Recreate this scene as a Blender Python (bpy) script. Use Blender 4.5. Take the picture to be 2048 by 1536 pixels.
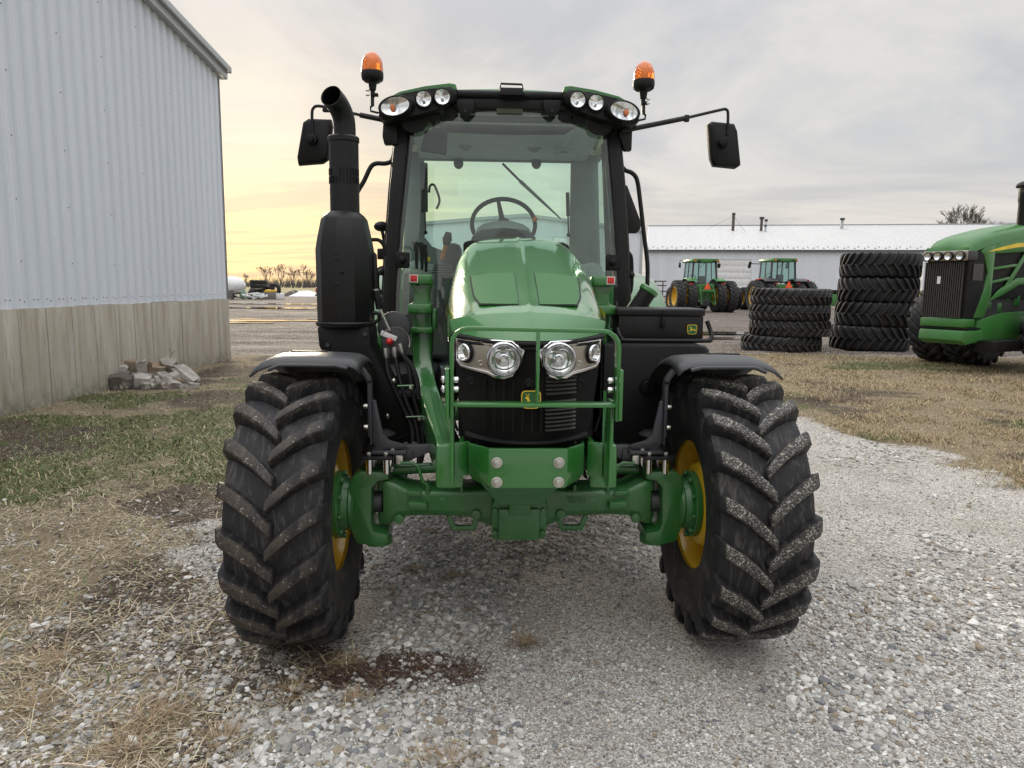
import bpy, bmesh, math, random
import numpy as np
from mathutils import Vector, Matrix

random.seed(7); rng = np.random.default_rng(11)
for o in list(bpy.data.objects): bpy.data.objects.remove(o)
scene = bpy.context.scene
COL = scene.collection
R = math.radians

# ------------------------------------------------------------------ camera
CAM_H, PITCH, ROLL, FPX = 1.70, 7.75, 0.6, 1450.0
cam_d = bpy.data.cameras.new('camera'); cam = bpy.data.objects.new('camera', cam_d); COL.objects.link(cam)
cam_d.sensor_width = 36.0; cam_d.lens = FPX / 2048 * 36.0
cam_d.clip_start = 0.05; cam_d.clip_end = 4000
cam.matrix_world = Matrix.Translation((0, 0, CAM_H)) @ Matrix.Rotation(R(90 - PITCH), 4, 'X') @ Matrix.Rotation(R(ROLL), 4, 'Z')
scene.camera = cam

# ------------------------------------------------------------------ sky, sun, exposure
SUN_AZ, SUN_EL = -19.0, 7.0          # degrees: azimuth from +Y towards +X, elevation
scene.view_settings.view_transform = 'Standard'; scene.view_settings.look = 'None'
scene.view_settings.gamma = 1.0; scene.view_settings.use_curve_mapping = False
scene.view_settings.exposure = 0.95
world = bpy.data.worlds.new('World'); scene.world = world; world.use_nodes = True
def build_world():
    nt = world.node_tree; N = nt.nodes; Lk = nt.links; N.clear()
    out = N.new('ShaderNodeOutputWorld'); bg = N.new('ShaderNodeBackground'); bg.inputs['Strength'].default_value = 0.1
    Lk.new(bg.outputs[0], out.inputs[0])
    sky = N.new('ShaderNodeTexSky'); sky.sky_type = 'NISHITA'; sky.sun_disc = False
    sky.sun_elevation = R(SUN_EL); sky.sun_rotation = R(SUN_AZ); sky.air_density = 1.0; sky.dust_density = 2.0
    tc = N.new('ShaderNodeTexCoord')
    def m(op, a, b=None, clamp=False):
        n = N.new('ShaderNodeMath'); n.operation = op; n.use_clamp = clamp
        for i, x in enumerate((a, b)):
            if x is None: continue
            if isinstance(x, (int, float)): n.inputs[i].default_value = x
            else: Lk.new(x, n.inputs[i])
        return n.outputs[0]
    def mr(v, a, b, c, d, smooth=True):
        n = N.new('ShaderNodeMapRange'); n.interpolation_type = 'SMOOTHSTEP' if smooth else 'LINEAR'; Lk.new(v, n.inputs[0])
        for i, x in enumerate((a, b, c, d)): n.inputs[1 + i].default_value = x
        return n.outputs[0]
    def mix(f, a, b):
        n = N.new('ShaderNodeMix'); n.data_type = 'RGBA'
        if isinstance(f, (int, float)): n.inputs[0].default_value = f
        else: Lk.new(f, n.inputs[0])
        for i, x in ((6, a), (7, b)):
            if isinstance(x, tuple): n.inputs[i].default_value = (*x, 1)
            else: Lk.new(x, n.inputs[i])
        return n.outputs[2]
    sep = N.new('ShaderNodeSeparateXYZ'); Lk.new(tc.outputs['Generated'], sep.inputs[0])
    el = m('MAXIMUM', sep.outputs[2], 0.0)
    den = m('ADD', el, 0.10)
    cx = m('DIVIDE', sep.outputs[0], den); cy = m('DIVIDE', sep.outputs[1], den)
    comb = N.new('ShaderNodeCombineXYZ'); Lk.new(cx, comb.inputs[0]); Lk.new(cy, comb.inputs[1])
    def noise(sc, det, rough, sx, sy, rot, dist=0.0):
        mp = N.new('ShaderNodeMapping'); mp.inputs['Scale'].default_value = (sx, sy, 1); mp.inputs['Rotation'].default_value = (0, 0, rot)
        Lk.new(comb.outputs[0], mp.inputs[0])
        n = N.new('ShaderNodeTexNoise'); n.inputs['Scale'].default_value = sc; n.inputs['Detail'].default_value = det
        n.inputs['Roughness'].default_value = rough; n.inputs['Distortion'].default_value = dist
        Lk.new(mp.outputs[0], n.inputs['Vector']); return n.outputs['Fac']
    big = noise(0.62, 7, 0.6, 1.0, 0.8, 0.5, 0.6)
    streak = noise(0.95, 8, 0.62, 0.5, 1.6, 0.12, 0.8)
    # angle to the hidden sun
    sd = Vector((math.sin(R(SUN_AZ)) * math.cos(R(SUN_EL)), math.cos(R(SUN_AZ)) * math.cos(R(SUN_EL)), math.sin(R(SUN_EL))))
    dp = N.new('ShaderNodeVectorMath'); dp.operation = 'DOT_PRODUCT'; Lk.new(tc.outputs['Generated'], dp.inputs[0]); dp.inputs[1].default_value = sd
    cs = dp.outputs['Value']
    wide = mr(cs, 0.86, 1.0, 0.0, 1.0); core = mr(cs, 0.952, 0.995, 0.0, 1.0)
    lowband = mr(el, 0.0, 0.20, 1.0, 0.0)
    # cloud deck: pale grey, lavender-grey undersides, brighter overhead as an overcast sky is
    thin = mr(big, 0.40, 0.62, 0.0, 1.0)
    deck = mix(thin, (2.95, 3.02, 3.2), (4.1, 4.0, 3.85))
    low = mix(mr(streak, 0.40, 0.62, 0.0, 1.0), (3.2, 3.1, 3.0), (4.4, 4.1, 3.6))
    deck = mix(m('MULTIPLY', lowband, 0.8), deck, low)
    glow = mix(mr(streak, 0.40, 0.58, 0.0, 1.0), (3.1, 2.6, 2.15), (5.2, 4.25, 2.35))
    deck = mix(m('MULTIPLY', wide, m('MULTIPLY', mr(el, 0.02, 0.34, 1.0, 0.0), 0.62)), deck, mix(mr(streak, 0.38, 0.62, 0.0, 1.0), (3.4, 3.1, 2.6), (4.6, 4.2, 3.2)))
    deck = mix(m('MULTIPLY', core, m('MULTIPLY', mr(el, 0.03, 0.20, 1.0, 0.0), 0.95)), deck, glow)
    ze = mr(el, 0.28, 1.0, 1.0, 3.5)
    sc = N.new('ShaderNodeVectorMath'); sc.operation = 'SCALE'; Lk.new(deck, sc.inputs[0]); Lk.new(ze, sc.inputs['Scale'])
    fin = mix(0.96, sky.outputs[0], sc.outputs[0])
    Lk.new(fin, bg.inputs['Color'])
build_world()
sun_d = bpy.data.lights.new('sun', 'SUN'); sun_d.energy = 1.1; sun_d.angle = R(14); sun_d.color = (1.0, 0.86, 0.66)
sun = bpy.data.objects.new('sun', sun_d); COL.objects.link(sun)
_sd = Vector((math.sin(R(SUN_AZ)) * math.cos(R(SUN_EL + 6)), math.cos(R(SUN_AZ)) * math.cos(R(SUN_EL + 6)), math.sin(R(SUN_EL + 6))))
sun.rotation_euler = _sd.to_track_quat('Z', 'Y').to_euler()

# ------------------------------------------------------------------ measured placement: a pixel of the photograph at a known depth
def _ray(px, py):
    X0, Y0 = px - 1024, py - 768; cr, sr = math.cos(R(ROLL)), math.sin(R(ROLL))
    X, Y = cr * X0 + sr * Y0, -sr * X0 + cr * Y0
    c, s = math.cos(R(PITCH)), math.sin(R(PITCH)); u = -Y / FPX
    return Vector((X / FPX, c + u * s, -s + u * c))
def at(px, py, Y):
    r = _ray(px, py); return Vector((0, 0, CAM_H)) + r * (Y / r.y)
def gnd(px, py, z=0.0):
    r = _ray(px, py); return Vector((0, 0, CAM_H)) + r * ((z - CAM_H) / r.z)
TX, TY, YAW = 0.031, 3.458, R(2.51)
def L(px, py, y):
    """point of the main tractor's own frame (x to its left hand, y to its rear) at depth y"""
    r = _ray(px, py); c, s = math.cos(YAW), math.sin(YAW)
    t = (y - (s * TX - c * TY)) / (-s * r.x + c * r.y); w = Vector((0, 0, CAM_H)) + r * t
    return Vector((c * (w.x - TX) + s * (w.y - TY), y, w.z))

# ------------------------------------------------------------------ mesh helpers
def smooth_mesh(me, ang):
    if ang:
        me.polygons.foreach_set('use_smooth', [True] * len(me.polygons)); me.set_sharp_from_angle(angle=R(ang))
class MB:
    def __init__(s): s.v = []; s.f = []
    def add(s, vs, fs):
        o = len(s.v); s.v += [tuple(v) for v in vs]; s.f += [tuple(i + o for i in f) for f in fs]; return s
    def box(s, c, d, rot=None):
        hx, hy, hz = d[0] / 2, d[1] / 2, d[2] / 2
        vs = [Vector((x, y, z)) for x in (-hx, hx) for y in (-hy, hy) for z in (-hz, hz)]
        if rot is not None: vs = [rot @ v for v in vs]
        c = Vector(c)
        return s.add([v + c for v in vs], [(0, 1, 3, 2), (4, 6, 7, 5), (0, 4, 5, 1), (2, 3, 7, 6), (0, 2, 6, 4), (1, 5, 7, 3)])
    def bx(s, x0, x1, y0, y1, z0, z1): return s.box(((x0 + x1) / 2, (y0 + y1) / 2, (z0 + z1) / 2), (x1 - x0, y1 - y0, z1 - z0))
    def loft(s, rings, closed=True, caps=True):
        n = len(rings[0]); vs = [p for r in rings for p in r]; fs = []
        for i in range(len(rings) - 1):
            for j in range(n if closed else n - 1):
                k = (j + 1) % n; fs.append((i * n + j, i * n + k, (i + 1) * n + k, (i + 1) * n + j))
        if caps and closed: fs += [tuple(range(n))[::-1], tuple((len(rings) - 1) * n + j for j in range(n))]
        return s.add(vs, fs)
    def prism(s, poly, ax, a, b):
        """poly in the plane across axis ax ('x': (y,z), 'y': (x,z), 'z': (x,y)), from a to b"""
        f = {'x': lambda p, t: (t, p[0], p[1]), 'y': lambda p, t: (p[0], t, p[1]), 'z': lambda p, t: (p[0], p[1], t)}[ax]
        return s.loft([[f(p, a) for p in poly], [f(p, b) for p in poly]])
    def tube(s, pts, r, n=10, caps=True, closed=False):
        pts = [Vector(p) for p in pts]; m = len(pts); rr = r if isinstance(r, (list, tuple)) else [r] * m
        rings = []; prev = None
        for i, p in enumerate(pts):
            if closed: t = pts[(i + 1) % m] - pts[i - 1]
            else: t = pts[min(i + 1, m - 1)] - pts[max(i - 1, 0)]
            t.normalize()
            if prev is None:
                a = Vector((0, 0, 1)) if abs(t.z) < .9 else Vector((1, 0, 0)); u = t.cross(a).normalized()
            else: u = (prev - t * prev.dot(t)).normalized()
            prev = u; w = t.cross(u)
            rings.append([p + (u * math.cos(2 * math.pi * k / n) + w * math.sin(2 * math.pi * k / n)) * rr[i] for k in range(n)])
        if closed: rings.append(rings[0])
        return s.loft(rings, True, caps and not closed)
    def sweep(s, pts, w, h, side=(1, 0, 0)):
        """rectangular bar along pts: w along `side`, h across"""
        pts = [Vector(p) for p in pts]; m = len(pts); rings = []; side = Vector(side)
        for i, p in enumerate(pts):
            t0 = (pts[i] - pts[i - 1]).normalized() if i else None; t1 = (pts[i + 1] - pts[i]).normalized() if i < m - 1 else None
            t = ((t0 or t1) + (t1 or t0)).normalized(); k = 1 / max(.5, t.dot(t0 or t1))
            a = (side - t * side.dot(t)).normalized(); b = t.cross(a)
            ww = w[i] if isinstance(w, (list, tuple)) else w; hh = h[i] if isinstance(h, (list, tuple)) else h
            rings.append([p + a * (ww / 2 * e) + b * (hh / 2 * g * k) for e, g in ((1, 1), (-1, 1), (-1, -1), (1, -1))])
        return s.loft(rings)
    def lathe(s, prof, c, ax='x', n=32, a0=0, a1=360, caps=False):
        """prof: (along axis, radius) pairs"""
        c = Vector(c); full = abs(a1 - a0) >= 360; m = n if full else n + 1; rings = []
        for k in range(m):
            a = R(a0 + (a1 - a0) * k / n); ca, sa = math.cos(a), math.sin(a)
            f = {'x': lambda t, r: (t, r * ca, r * sa), 'y': lambda t, r: (r * ca, t, r * sa), 'z': lambda t, r: (r * ca, r * sa, t)}[ax]
            rings.append([c + Vector(f(t, r)) for t, r in prof])
        if full: rings.append(rings[0])
        return s.loft(rings, False, False)
    def cyl(s, c, r, t0, t1, ax='x', n=20): return s.lathe([(t0, 0.0001), (t0, r), (t1, r), (t1, 0.0001)], c, ax, n)
    def cyl2(s, a, b, r, n=14): return s.tube([a, b], r, n)
    def ball(s, c, r, n=12):
        c = Vector(c); rx, ry, rz = r if isinstance(r, (tuple, list)) else (r, r, r)
        return s.loft([[c + Vector((rx * math.sin(a) * math.cos(b), ry * math.sin(a) * math.sin(b), rz * math.cos(a))) for b in [2 * math.pi * k / n for k in range(n)]]
                       for a in [math.pi * (i + .02) / (n // 2 + .04) for i in range(n // 2 + 1)]])
    def grid(s, f, nu, nv, thick=None):
        P = [[Vector(f(i / nu, j / nv)) for j in range(nv + 1)] for i in range(nu + 1)]
        return s.loft(P, False, False)
    def mesh(s, name, bevel=0, smooth=35, seg=2, weld=True):
        me = bpy.data.meshes.new(name); me.from_pydata(s.v, [], s.f)
        bm = bmesh.new(); bm.from_mesh(me)
        if weld: bmesh.ops.remove_doubles(bm, verts=bm.verts, dist=1e-5)
        bmesh.ops.recalc_face_normals(bm, faces=bm.faces)
        if bevel:
            es = [e for e in bm.edges if e.is_manifold and e.calc_face_angle(0) > R(28)]
            bmesh.ops.bevel(bm, geom=es, offset=bevel, segments=seg, profile=.5, affect='EDGES', clamp_overlap=True)
        bm.to_mesh(me); bm.free(); smooth_mesh(me, smooth); return me
    def build(s, name, mat, parent=None, bevel=0, smooth=35, seg=2, weld=True):
        me = s.mesh(name, bevel, smooth, seg, weld); return link(name, me, mat, parent)
def link(name, me, mat=None, parent=None):
    if mat is not None and not me.materials: me.materials.append(mat)
    o = bpy.data.objects.new(name, me); COL.objects.link(o); o.parent = parent; return o
def solidify(o, t, off=-1):
    md = o.modifiers.new('thick', 'SOLIDIFY'); md.thickness = t; md.offset = off; return o
def tag(o, label, cat, group=None):
    o['label'] = label; o['category'] = cat
    if group: o['group'] = group
    return o
def thing(name, label, cat, loc=(0, 0, 0), rotz=0, group=None):
    o = bpy.data.objects.new(name, None); COL.objects.link(o); o.empty_display_size = .1
    o.location = loc; o.rotation_euler = (0, 0, rotz); return tag(o, label, cat, group)
def kind(o, k): o['kind'] = k; return o
def copy_tree(o, parent=None):
    c = o.copy(); COL.objects.link(c); c.parent = parent
    for ch in list(o.children): copy_tree(ch, c)
    return c
def arc(c, r, a0, a1, n, f=lambda x, y: (x, y)): return [f(c[0] + r * math.cos(R(a0 + (a1 - a0) * i / n)), c[1] + r * math.sin(R(a0 + (a1 - a0) * i / n))) for i in range(n + 1)]
def lerp(a, b, t): return a + (b - a) * t
def interp(x, tab): tab = sorted(tab); return float(np.interp(x, [t[0] for t in tab], [t[1] for t in tab]))
def catmull(P, n=6):
    P = [Vector(p) for p in P]; out = []
    for i in range(len(P) - 1):
        p0, p1, p2, p3 = P[max(i - 1, 0)], P[i], P[i + 1], P[min(i + 2, len(P) - 1)]
        for k in range(n):
            t = k / n; out.append(.5 * ((2 * p1) + (p2 - p0) * t + (2 * p0 - 5 * p1 + 4 * p2 - p3) * t * t + (3 * p1 - p0 - 3 * p2 + p3) * t ** 3))
    return out + [P[-1]]

# ------------------------------------------------------------------ materials
class NT:
    def __init__(s, name):
        s.m = bpy.data.materials.new(name); s.m.use_nodes = True; s.t = s.m.node_tree; s.N = s.t.nodes; s.K = s.t.links
        s.N.clear(); s.out = s.N.new('ShaderNodeOutputMaterial'); s.b = s.N.new('ShaderNodeBsdfPrincipled'); s.K.new(s.b.outputs[0], s.out.inputs[0])
        s.tc = s.N.new('ShaderNodeTexCoord')
    def set(s, sock, v):
        i = s.b.inputs[sock]
        if hasattr(v, 'is_linked') or hasattr(v, 'node'): s.K.new(v, i)
        else: i.default_value = (*v, 1) if isinstance(v, tuple) and len(v) == 3 and i.type == 'RGBA' else v
        return s
    def inp(s, i, v):
        if hasattr(v, 'node'): s.K.new(v, i)
        elif isinstance(v, tuple) and i.type == 'RGBA' and len(v) == 3: i.default_value = (*v, 1)
        else: i.default_value = v
    def map(s, vec='Object', scale=(1, 1, 1), rot=(0, 0, 0)):
        mp = s.N.new('ShaderNodeMapping'); mp.inputs['Scale'].default_value = scale; mp.inputs['Rotation'].default_value = rot
        s.K.new(s.tc.outputs[vec] if isinstance(vec, str) else vec, mp.inputs[0]); return mp.outputs[0]
    def geo(s, k='Position'): return s.N.new('ShaderNodeNewGeometry').outputs[k]
    def noise(s, scale=5, det=4, rough=.55, vec=None, dist=0, out='Fac'):
        n = s.N.new('ShaderNodeTexNoise'); n.inputs['Scale'].default_value = scale; n.inputs['Detail'].default_value = det
        n.inputs['Roughness'].default_value = rough; n.inputs['Distortion'].default_value = dist
        s.K.new(vec if vec is not None else s.tc.outputs['Object'], n.inputs['Vector']); return n.outputs[out]
    def voro(s, scale=10, vec=None, out='Distance', feat='F1', rand=1.0):
        n = s.N.new('ShaderNodeTexVoronoi'); n.feature = feat; n.inputs['Scale'].default_value = scale; n.inputs['Randomness'].default_value = rand
        s.K.new(vec if vec is not None else s.tc.outputs['Object'], n.inputs['Vector']); return n.outputs[out]
    def ramp(s, fac, stops):
        n = s.N.new('ShaderNodeValToRGB'); s.K.new(fac, n.inputs[0]); e = n.color_ramp.elements
        while len(e) < len(stops): e.new(.5)
        for i, (p, c) in enumerate(stops):
            e[i].position = p; e[i].color = (*c, 1) if isinstance(c, tuple) else (c, c, c, 1)
        return n.outputs[0]
    def mr(s, v, a, b, c=0., d=1.):
        n = s.N.new('ShaderNodeMapRange'); s.inp(n.inputs[0], v)
        for i, x in enumerate((a, b, c, d)): n.inputs[1 + i].default_value = x
        return n.outputs[0]
    def mix(s, f, a, b, mode='MIX'):
        n = s.N.new('ShaderNodeMix'); n.data_type = 'RGBA'; n.blend_type = mode
        s.inp(n.inputs[0], f); s.inp(n.inputs[6], a); s.inp(n.inputs[7], b); return n.outputs[2]
    def math(s, op, a, b=0., clamp=False):
        n = s.N.new('ShaderNodeMath'); n.operation = op; n.use_clamp = clamp; s.inp(n.inputs[0], a); s.inp(n.inputs[1], b); return n.outputs[0]
    def sep(s, v): n = s.N.new('ShaderNodeSeparateXYZ'); s.K.new(v, n.inputs[0]); return n.outputs
    def attr(s, name, out='Color'): n = s.N.new('ShaderNodeAttribute'); n.attribute_name = name; return n.outputs[out]
    def orand(s): return s.N.new('ShaderNodeObjectInfo').outputs['Random']
    def bump(s, h, st=.3, dist=.01):
        n = s.N.new('ShaderNodeBump'); n.inputs['Strength'].default_value = st; n.inputs['Distance'].default_value = dist
        s.K.new(h, n.inputs['Height']); s.K.new(n.outputs[0], s.b.inputs['Normal']); return s
def plain(name, col, rough=.5, metal=0., coat=0., var=.12, vs=6., bump=0., bs=60., dust=0., spec=.5, coat_r=.08):
    n = NT(name); f = n.noise(vs, 5, .6)
    lo = tuple(c * (1 - var) for c in col); hi = tuple(min(1, c * (1 + var)) for c in col)
    c = n.mix(n.mr(f, .3, .7), lo, hi)
    if dust:
        d = n.math('MULTIPLY', n.mr(n.noise(3.1, 7, .7), .42, .72), dust); c = n.mix(d, c, (.22, .19, .15))
        n.set('Roughness', n.math('ADD', n.math('MULTIPLY', d, .35), rough))
    else: n.set('Roughness', n.mr(n.noise(9, 4), .2, .8, rough * .88, min(1, rough * 1.12)))
    n.set('Base Color', c).set('Metallic', metal).set('Coat Weight', coat).set('Coat Roughness', coat_r).set('Specular IOR Level', spec)
    if bump: n.bump(n.noise(bs, 3), bump, .004)
    return n.m
M = {}
M['green'] = plain('tractor_green_paint', (.026, .165, .028), .34, 0, .9, .05, 3., .03, 240, .04, .5, .06)
M['green_cast'] = plain('cast_green_paint', (.017, .125, .024), .36, 0, .35, .14, 5., .4, 110, .22)
M['green_old'] = plain('weathered_green_paint', (.035, .17, .03), .4, 0, .25, .12, 2., .03, 60, .12)
M['yellow'] = plain('wheel_yellow_paint', (.74, .45, .012), .38, 0, .4, .06, 5., .05, 90, .10)
M['yellow_old'] = plain('weathered_wheel_yellow', (.70, .43, .02), .45, 0, .1, .1, 5., 0, 60, .2)
M['black_metal'] = plain('satin_black_metal', (.0075, .0075, .008), .46, 0, .05, .15, 6., .04, 120, .03, .3)
M['black_plastic'] = plain('black_plastic', (.0055, .0055, .006), .5, 0, 0, .15, 6., .10, 260, .02, .25)
M['fender_plastic'] = plain('grey_black_fender_plastic', (.042, .043, .046), .42, 0, 0, .1, 5., .12, 300, .10)
M['bracket'] = plain('charcoal_bracket_steel', (.035, .036, .044), .48, 0, .1, .1, 7., .05, 120, .08)
M['rubber_hose'] = plain('rubber_hose', (.006, .006, .0065), .55, spec=.25)
M['chrome'] = plain('chrome', (.75, .75, .76), .12, 1., 0, .04)
M['zinc'] = plain('zinc_plated_steel', (.55, .54, .50), .34, 1., 0, .12, 30.)
M['satin_silver'] = plain('satin_silver_plastic', (.40, .365, .32), .34, .75, .2, .04)
M['cab_grey'] = plain('cab_grey_trim', (.22, .228, .23), .75, 0, 0, .08, 6., .1, 300)
M['headliner'] = plain('cab_headliner', (.42, .435, .445), .85, 0, 0, .06, 6., .1, 300)
M['dark_trim'] = plain('cab_dark_trim', (.045, .045, .05), .65, 0, 0, .1, 6., .1, 300)
M['tan_trim'] = plain('cab_tan_boot', (.14, .125, .115), .8)
M['orange_plastic'] = plain('orange_plastic', (.55, .17, .03), .45)
M['red_plastic'] = plain('red_plastic', (.55, .015, .012), .35, 0, .3)
M['white_plastic'] = plain('white_label', (.7, .7, .7), .5)
M['decal_yellow'] = plain('decal_yellow', (.80, .56, .03), .45, 0, .2)
M['decal_green'] = plain('decal_green', (.012, .10, .02), .4, 0, .3)
M['rust_steel'] = plain('rusty_steel', (.10, .085, .075), .7, .2, 0, .35, 8., .2, 60)
M['smv_orange'] = plain('fluorescent_orange', (.95, .12, .03), .5)
M['smv_red'] = plain('reflective_red', (.45, .01, .01), .35, 0, .4)
M['aged_white'] = plain('aged_white_paint', (.76, .77, .77), .5, .0, .1, .1, 2., .05, 30, .2)
M['grey_wood'] = plain('weathered_grey_wood', (.17, .16, .15), .8, 0, 0, .3, 9., .2, 40)
M['pale_green_board'] = plain('pale_green_board', (.36, .50, .40), .6)
M['dark_steel'] = plain('dark_steel', (.05, .05, .052), .5, .3)

def glass_mat(name, tint, refl=.10, rough=.02, haze=0.0):
    n = NT(name); n.N.remove(n.b)
    tr = n.N.new('ShaderNodeBsdfTransparent'); tr.inputs[0].default_value = (*tint, 1)
    gl = n.N.new('ShaderNodeBsdfGlossy'); gl.inputs['Roughness'].default_value = rough; gl.inputs[0].default_value = (.95, 1, .98, 1)
    fr = n.N.new('ShaderNodeLayerWeight'); fr.inputs['Blend'].default_value = .5; sch = n.math('MULTIPLY', n.math('POWER', fr.outputs['Facing'], 5.), .9)
    mx = n.N.new('ShaderNodeMixShader'); n.K.new(n.math('ADD', sch, refl, True), mx.inputs[0]); n.K.new(tr.outputs[0], mx.inputs[1]); n.K.new(gl.outputs[0], mx.inputs[2])
    last = mx.outputs[0]
    if haze:
        df = n.N.new('ShaderNodeBsdfDiffuse'); df.inputs[0].default_value = (.5, .52, .5, 1); m2 = n.N.new('ShaderNodeMixShader')
        n.K.new(n.mr(n.noise(4, 6, .7), .35, .75, haze * .4, haze * 1.4), m2.inputs[0]); n.K.new(last, m2.inputs[1]); n.K.new(df.outputs[0], m2.inputs[2]); last = m2.outputs[0]
    n.K.new(last, n.out.inputs[0]); return n.m
M['glass'] = glass_mat('tinted_cab_glass', (.81, .97, .89), .085, .015, .025)
M['glass_far'] = glass_mat('tinted_far_cab_glass', (.66, .84, .80), .07, .02, .06)
M['lens'] = glass_mat('clear_lamp_lens', (.95, .96, .96), .05, .02)
def amber_mat():
    n = NT('amber_beacon_lens'); n.set('Base Color', (.95, .22, .01)).set('Roughness', .12).set('Transmission Weight', .4).set('IOR', 1.4).set('Coat Weight', .6)
    w = n.N.new('ShaderNodeTexWave'); w.wave_type = 'BANDS'; w.bands_direction = 'X'; w.inputs['Scale'].default_value = 60; n.K.new(n.tc.outputs['Object'], w.inputs[0])
    n.bump(w.outputs['Fac'], .35, .004); return n.m
M['amber'] = amber_mat()
def reflector_mat():
    n = NT('faceted_lamp_reflector'); n.set('Metallic', 1.).set('Roughness', .08)
    v = n.voro(48, n.map('Object', (1, .1, .35)), 'Color'); s_ = n.sep(v)
    n.set('Base Color', n.ramp(s_[0], [(0, .45), (.4, .9), (1, .98)])); n.bump(s_[1], .9, .02); return n.m
M['reflector'] = reflector_mat()

def rubber(name, dust=.35, mud=(.055, .044, .034), lug_r=None, gravel=False):
    """tyre rubber; lug_r: radius above which the lug tops carry dried mud or embedded grit"""
    n = NT(name); base = n.mix(n.noise(7, 5), (.013, .013, .015), (.026, .026, .029))
    streak = n.noise(5.5, 7, .72, n.map('Object', (4.5, 1.0, 1.0)), 1.2)
    c = n.mix(n.math('MULTIPLY', n.mr(streak, .50, .72), dust), base, (.17, .155, .135))
    sp = n.sep(n.tc.outputs['Object'])
    rad = n.math('SQRT', n.math('ADD', n.math('MULTIPLY', sp[1], sp[1]), n.math('MULTIPLY', sp[2], sp[2])))
    rough = .62
    if lug_r:
        edge = n.math('ADD', rad, n.math('MULTIPLY', n.math('SUBTRACT', n.noise(14, 5), .5), .02))
        mask = n.mr(edge, lug_r - .006, lug_r + .004)
        if gravel:
            cell = n.sep(n.voro(190, None, 'Color'))
            grit = n.ramp(cell[0], [(0, (.022, .02, .018)), (.5, (.065, .057, .049)), (.78, (.16, .147, .13)), (1, (.46, .44, .40))])
            mask = n.math('MULTIPLY', mask, n.mr(n.noise(8, 6, .7), .34, .56, .1, 1.))
        else:
            cell = n.sep(n.voro(150, None, 'Color'))
            grit = n.mix(n.mr(cell[0], .93, .96), n.mix(n.noise(22, 5), mud, tuple(x * 1.9 for x in mud)), (.34, .31, .27))
            mask = n.math('MULTIPLY', mask, n.mr(n.noise(7, 6, .72), .42, .58, .0, .85))
        c = n.mix(mask, c, grit)
        n.bump(n.math('ADD', n.math('MULTIPLY', cell[0], mask), n.math('MULTIPLY', n.noise(60, 3), .3)), .55, .006)
    else: n.bump(n.noise(70, 4), .15, .004)
    n.set('Base Color', c).set('Roughness', rough).set('Specular IOR Level', .35); return n.m
M['rubber'] = rubber('tyre_rubber_dusty', .62)
M['rubber_clean'] = rubber('tyre_rubber', .22)
M['rubber_old'] = rubber('old_tyre_rubber', .75)
M['lug_mud'] = rubber('lug_rubber_mud', .6, lug_r=.624)
M['lug_grit'] = rubber('lug_rubber_grit', .7, lug_r=.624, gravel=True)

def siding_mat(name, base, dirt=.25, spec=.45):
    n = NT(name); P = n.map('Object', (6, 6, .35)); f = n.noise(2.2, 6, .65, P); g = n.noise(40, 3, .5)
    c = n.mix(n.mr(f, .3, .75), base, tuple(x * (1 - dirt * .5) for x in base))
    scuff = n.mr(n.noise(9, 6, .75), .70, .78); c = n.mix(n.math('MULTIPLY', scuff, .25), c, (.30, .29, .28))
    c = n.mix(n.math('MULTIPLY', n.orand(), .14), c, (.4, .42, .45))
    n.set('Base Color', c).set('Roughness', .42).set('Metallic', .0).set('Specular IOR Level', spec); n.bump(n.noise(2.6, 4), .28, .03); return n.m
M['siding'] = siding_mat('white_metal_siding', (.69, .735, .80), .16)
M['siding_far'] = siding_mat('far_white_metal_siding', (.74, .77, .82), .12)
M['roof_far'] = siding_mat('far_metal_roofing', (.60, .60, .595), .2)
M['trim_metal'] = plain('galvanised_trim', (.42, .45, .46), .4, .2, 0, .08, 4.)
M['trim_dark'] = plain('dark_grey_trim', (.10, .105, .115), .5, .1)
def concrete_mat():
    n = NT('stained_concrete'); P = n.map('Object', (4.5, 4.5, .45)); f = n.noise(1.2, 9, .7, P, .3); g = n.noise(3.0, 7, .6); h = n.noise(75, 3)
    c = n.ramp(f, [(.28, (.235, .200, .148)), (.45, (.36, .325, .262)), (.62, (.47, .44, .375)), (.8, (.58, .555, .50))])
    c = n.mix(n.math('MULTIPLY', n.mr(g, .58, .72), .6), c, (.43, .42, .40))
    c = n.mix(n.math('MULTIPLY', n.mr(n.noise(1.1, 6, .7, n.map('Object', (5, 5, .8))), .58, .70), .45), c, (.10, .095, .07))
    z = n.sep(n.tc.outputs['Object'])[2]
    c = n.mix(n.math('MULTIPLY', n.math('MULTIPLY', n.mr(z, .0, .28, 1., 0.), n.mr(n.noise(6, 6, .7), .40, .62)), .7), c, (.085, .085, .055))
    c = n.mix(n.math('MULTIPLY', n.orand(), .18), c, (.30, .27, .22))
    n.set('Base Color', c).set('Roughness', .9); n.bump(n.math('ADD', n.math('MULTIPLY', h, .5), f), .35, .012); return n.m
M['concrete'] = concrete_mat()
def stone_mat(name, stops, sc=5.):
    n = NT(name); f = n.noise(sc, 7, .7); c = n.ramp(f, stops); c = n.mix(n.math('MULTIPLY', n.orand(), .5), c, (.20, .165, .12), 'MIX')
    c = n.mix(n.mr(n.noise(2.2, 4), .60, .72), c, (.42, .40, .37))
    n.set('Base Color', c).set('Roughness', .95); n.bump(n.noise(22, 8, .7), .8, .03); return n.m
M['rubble'] = stone_mat('broken_concrete', [(.3, (.22, .20, .17)), (.5, (.44, .41, .37)), (.7, (.62, .60, .56))])
M['rubble_tan'] = stone_mat('tan_fieldstone', [(.3, (.13, .095, .06)), (.5, (.27, .20, .13)), (.7, (.38, .32, .25))])
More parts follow.
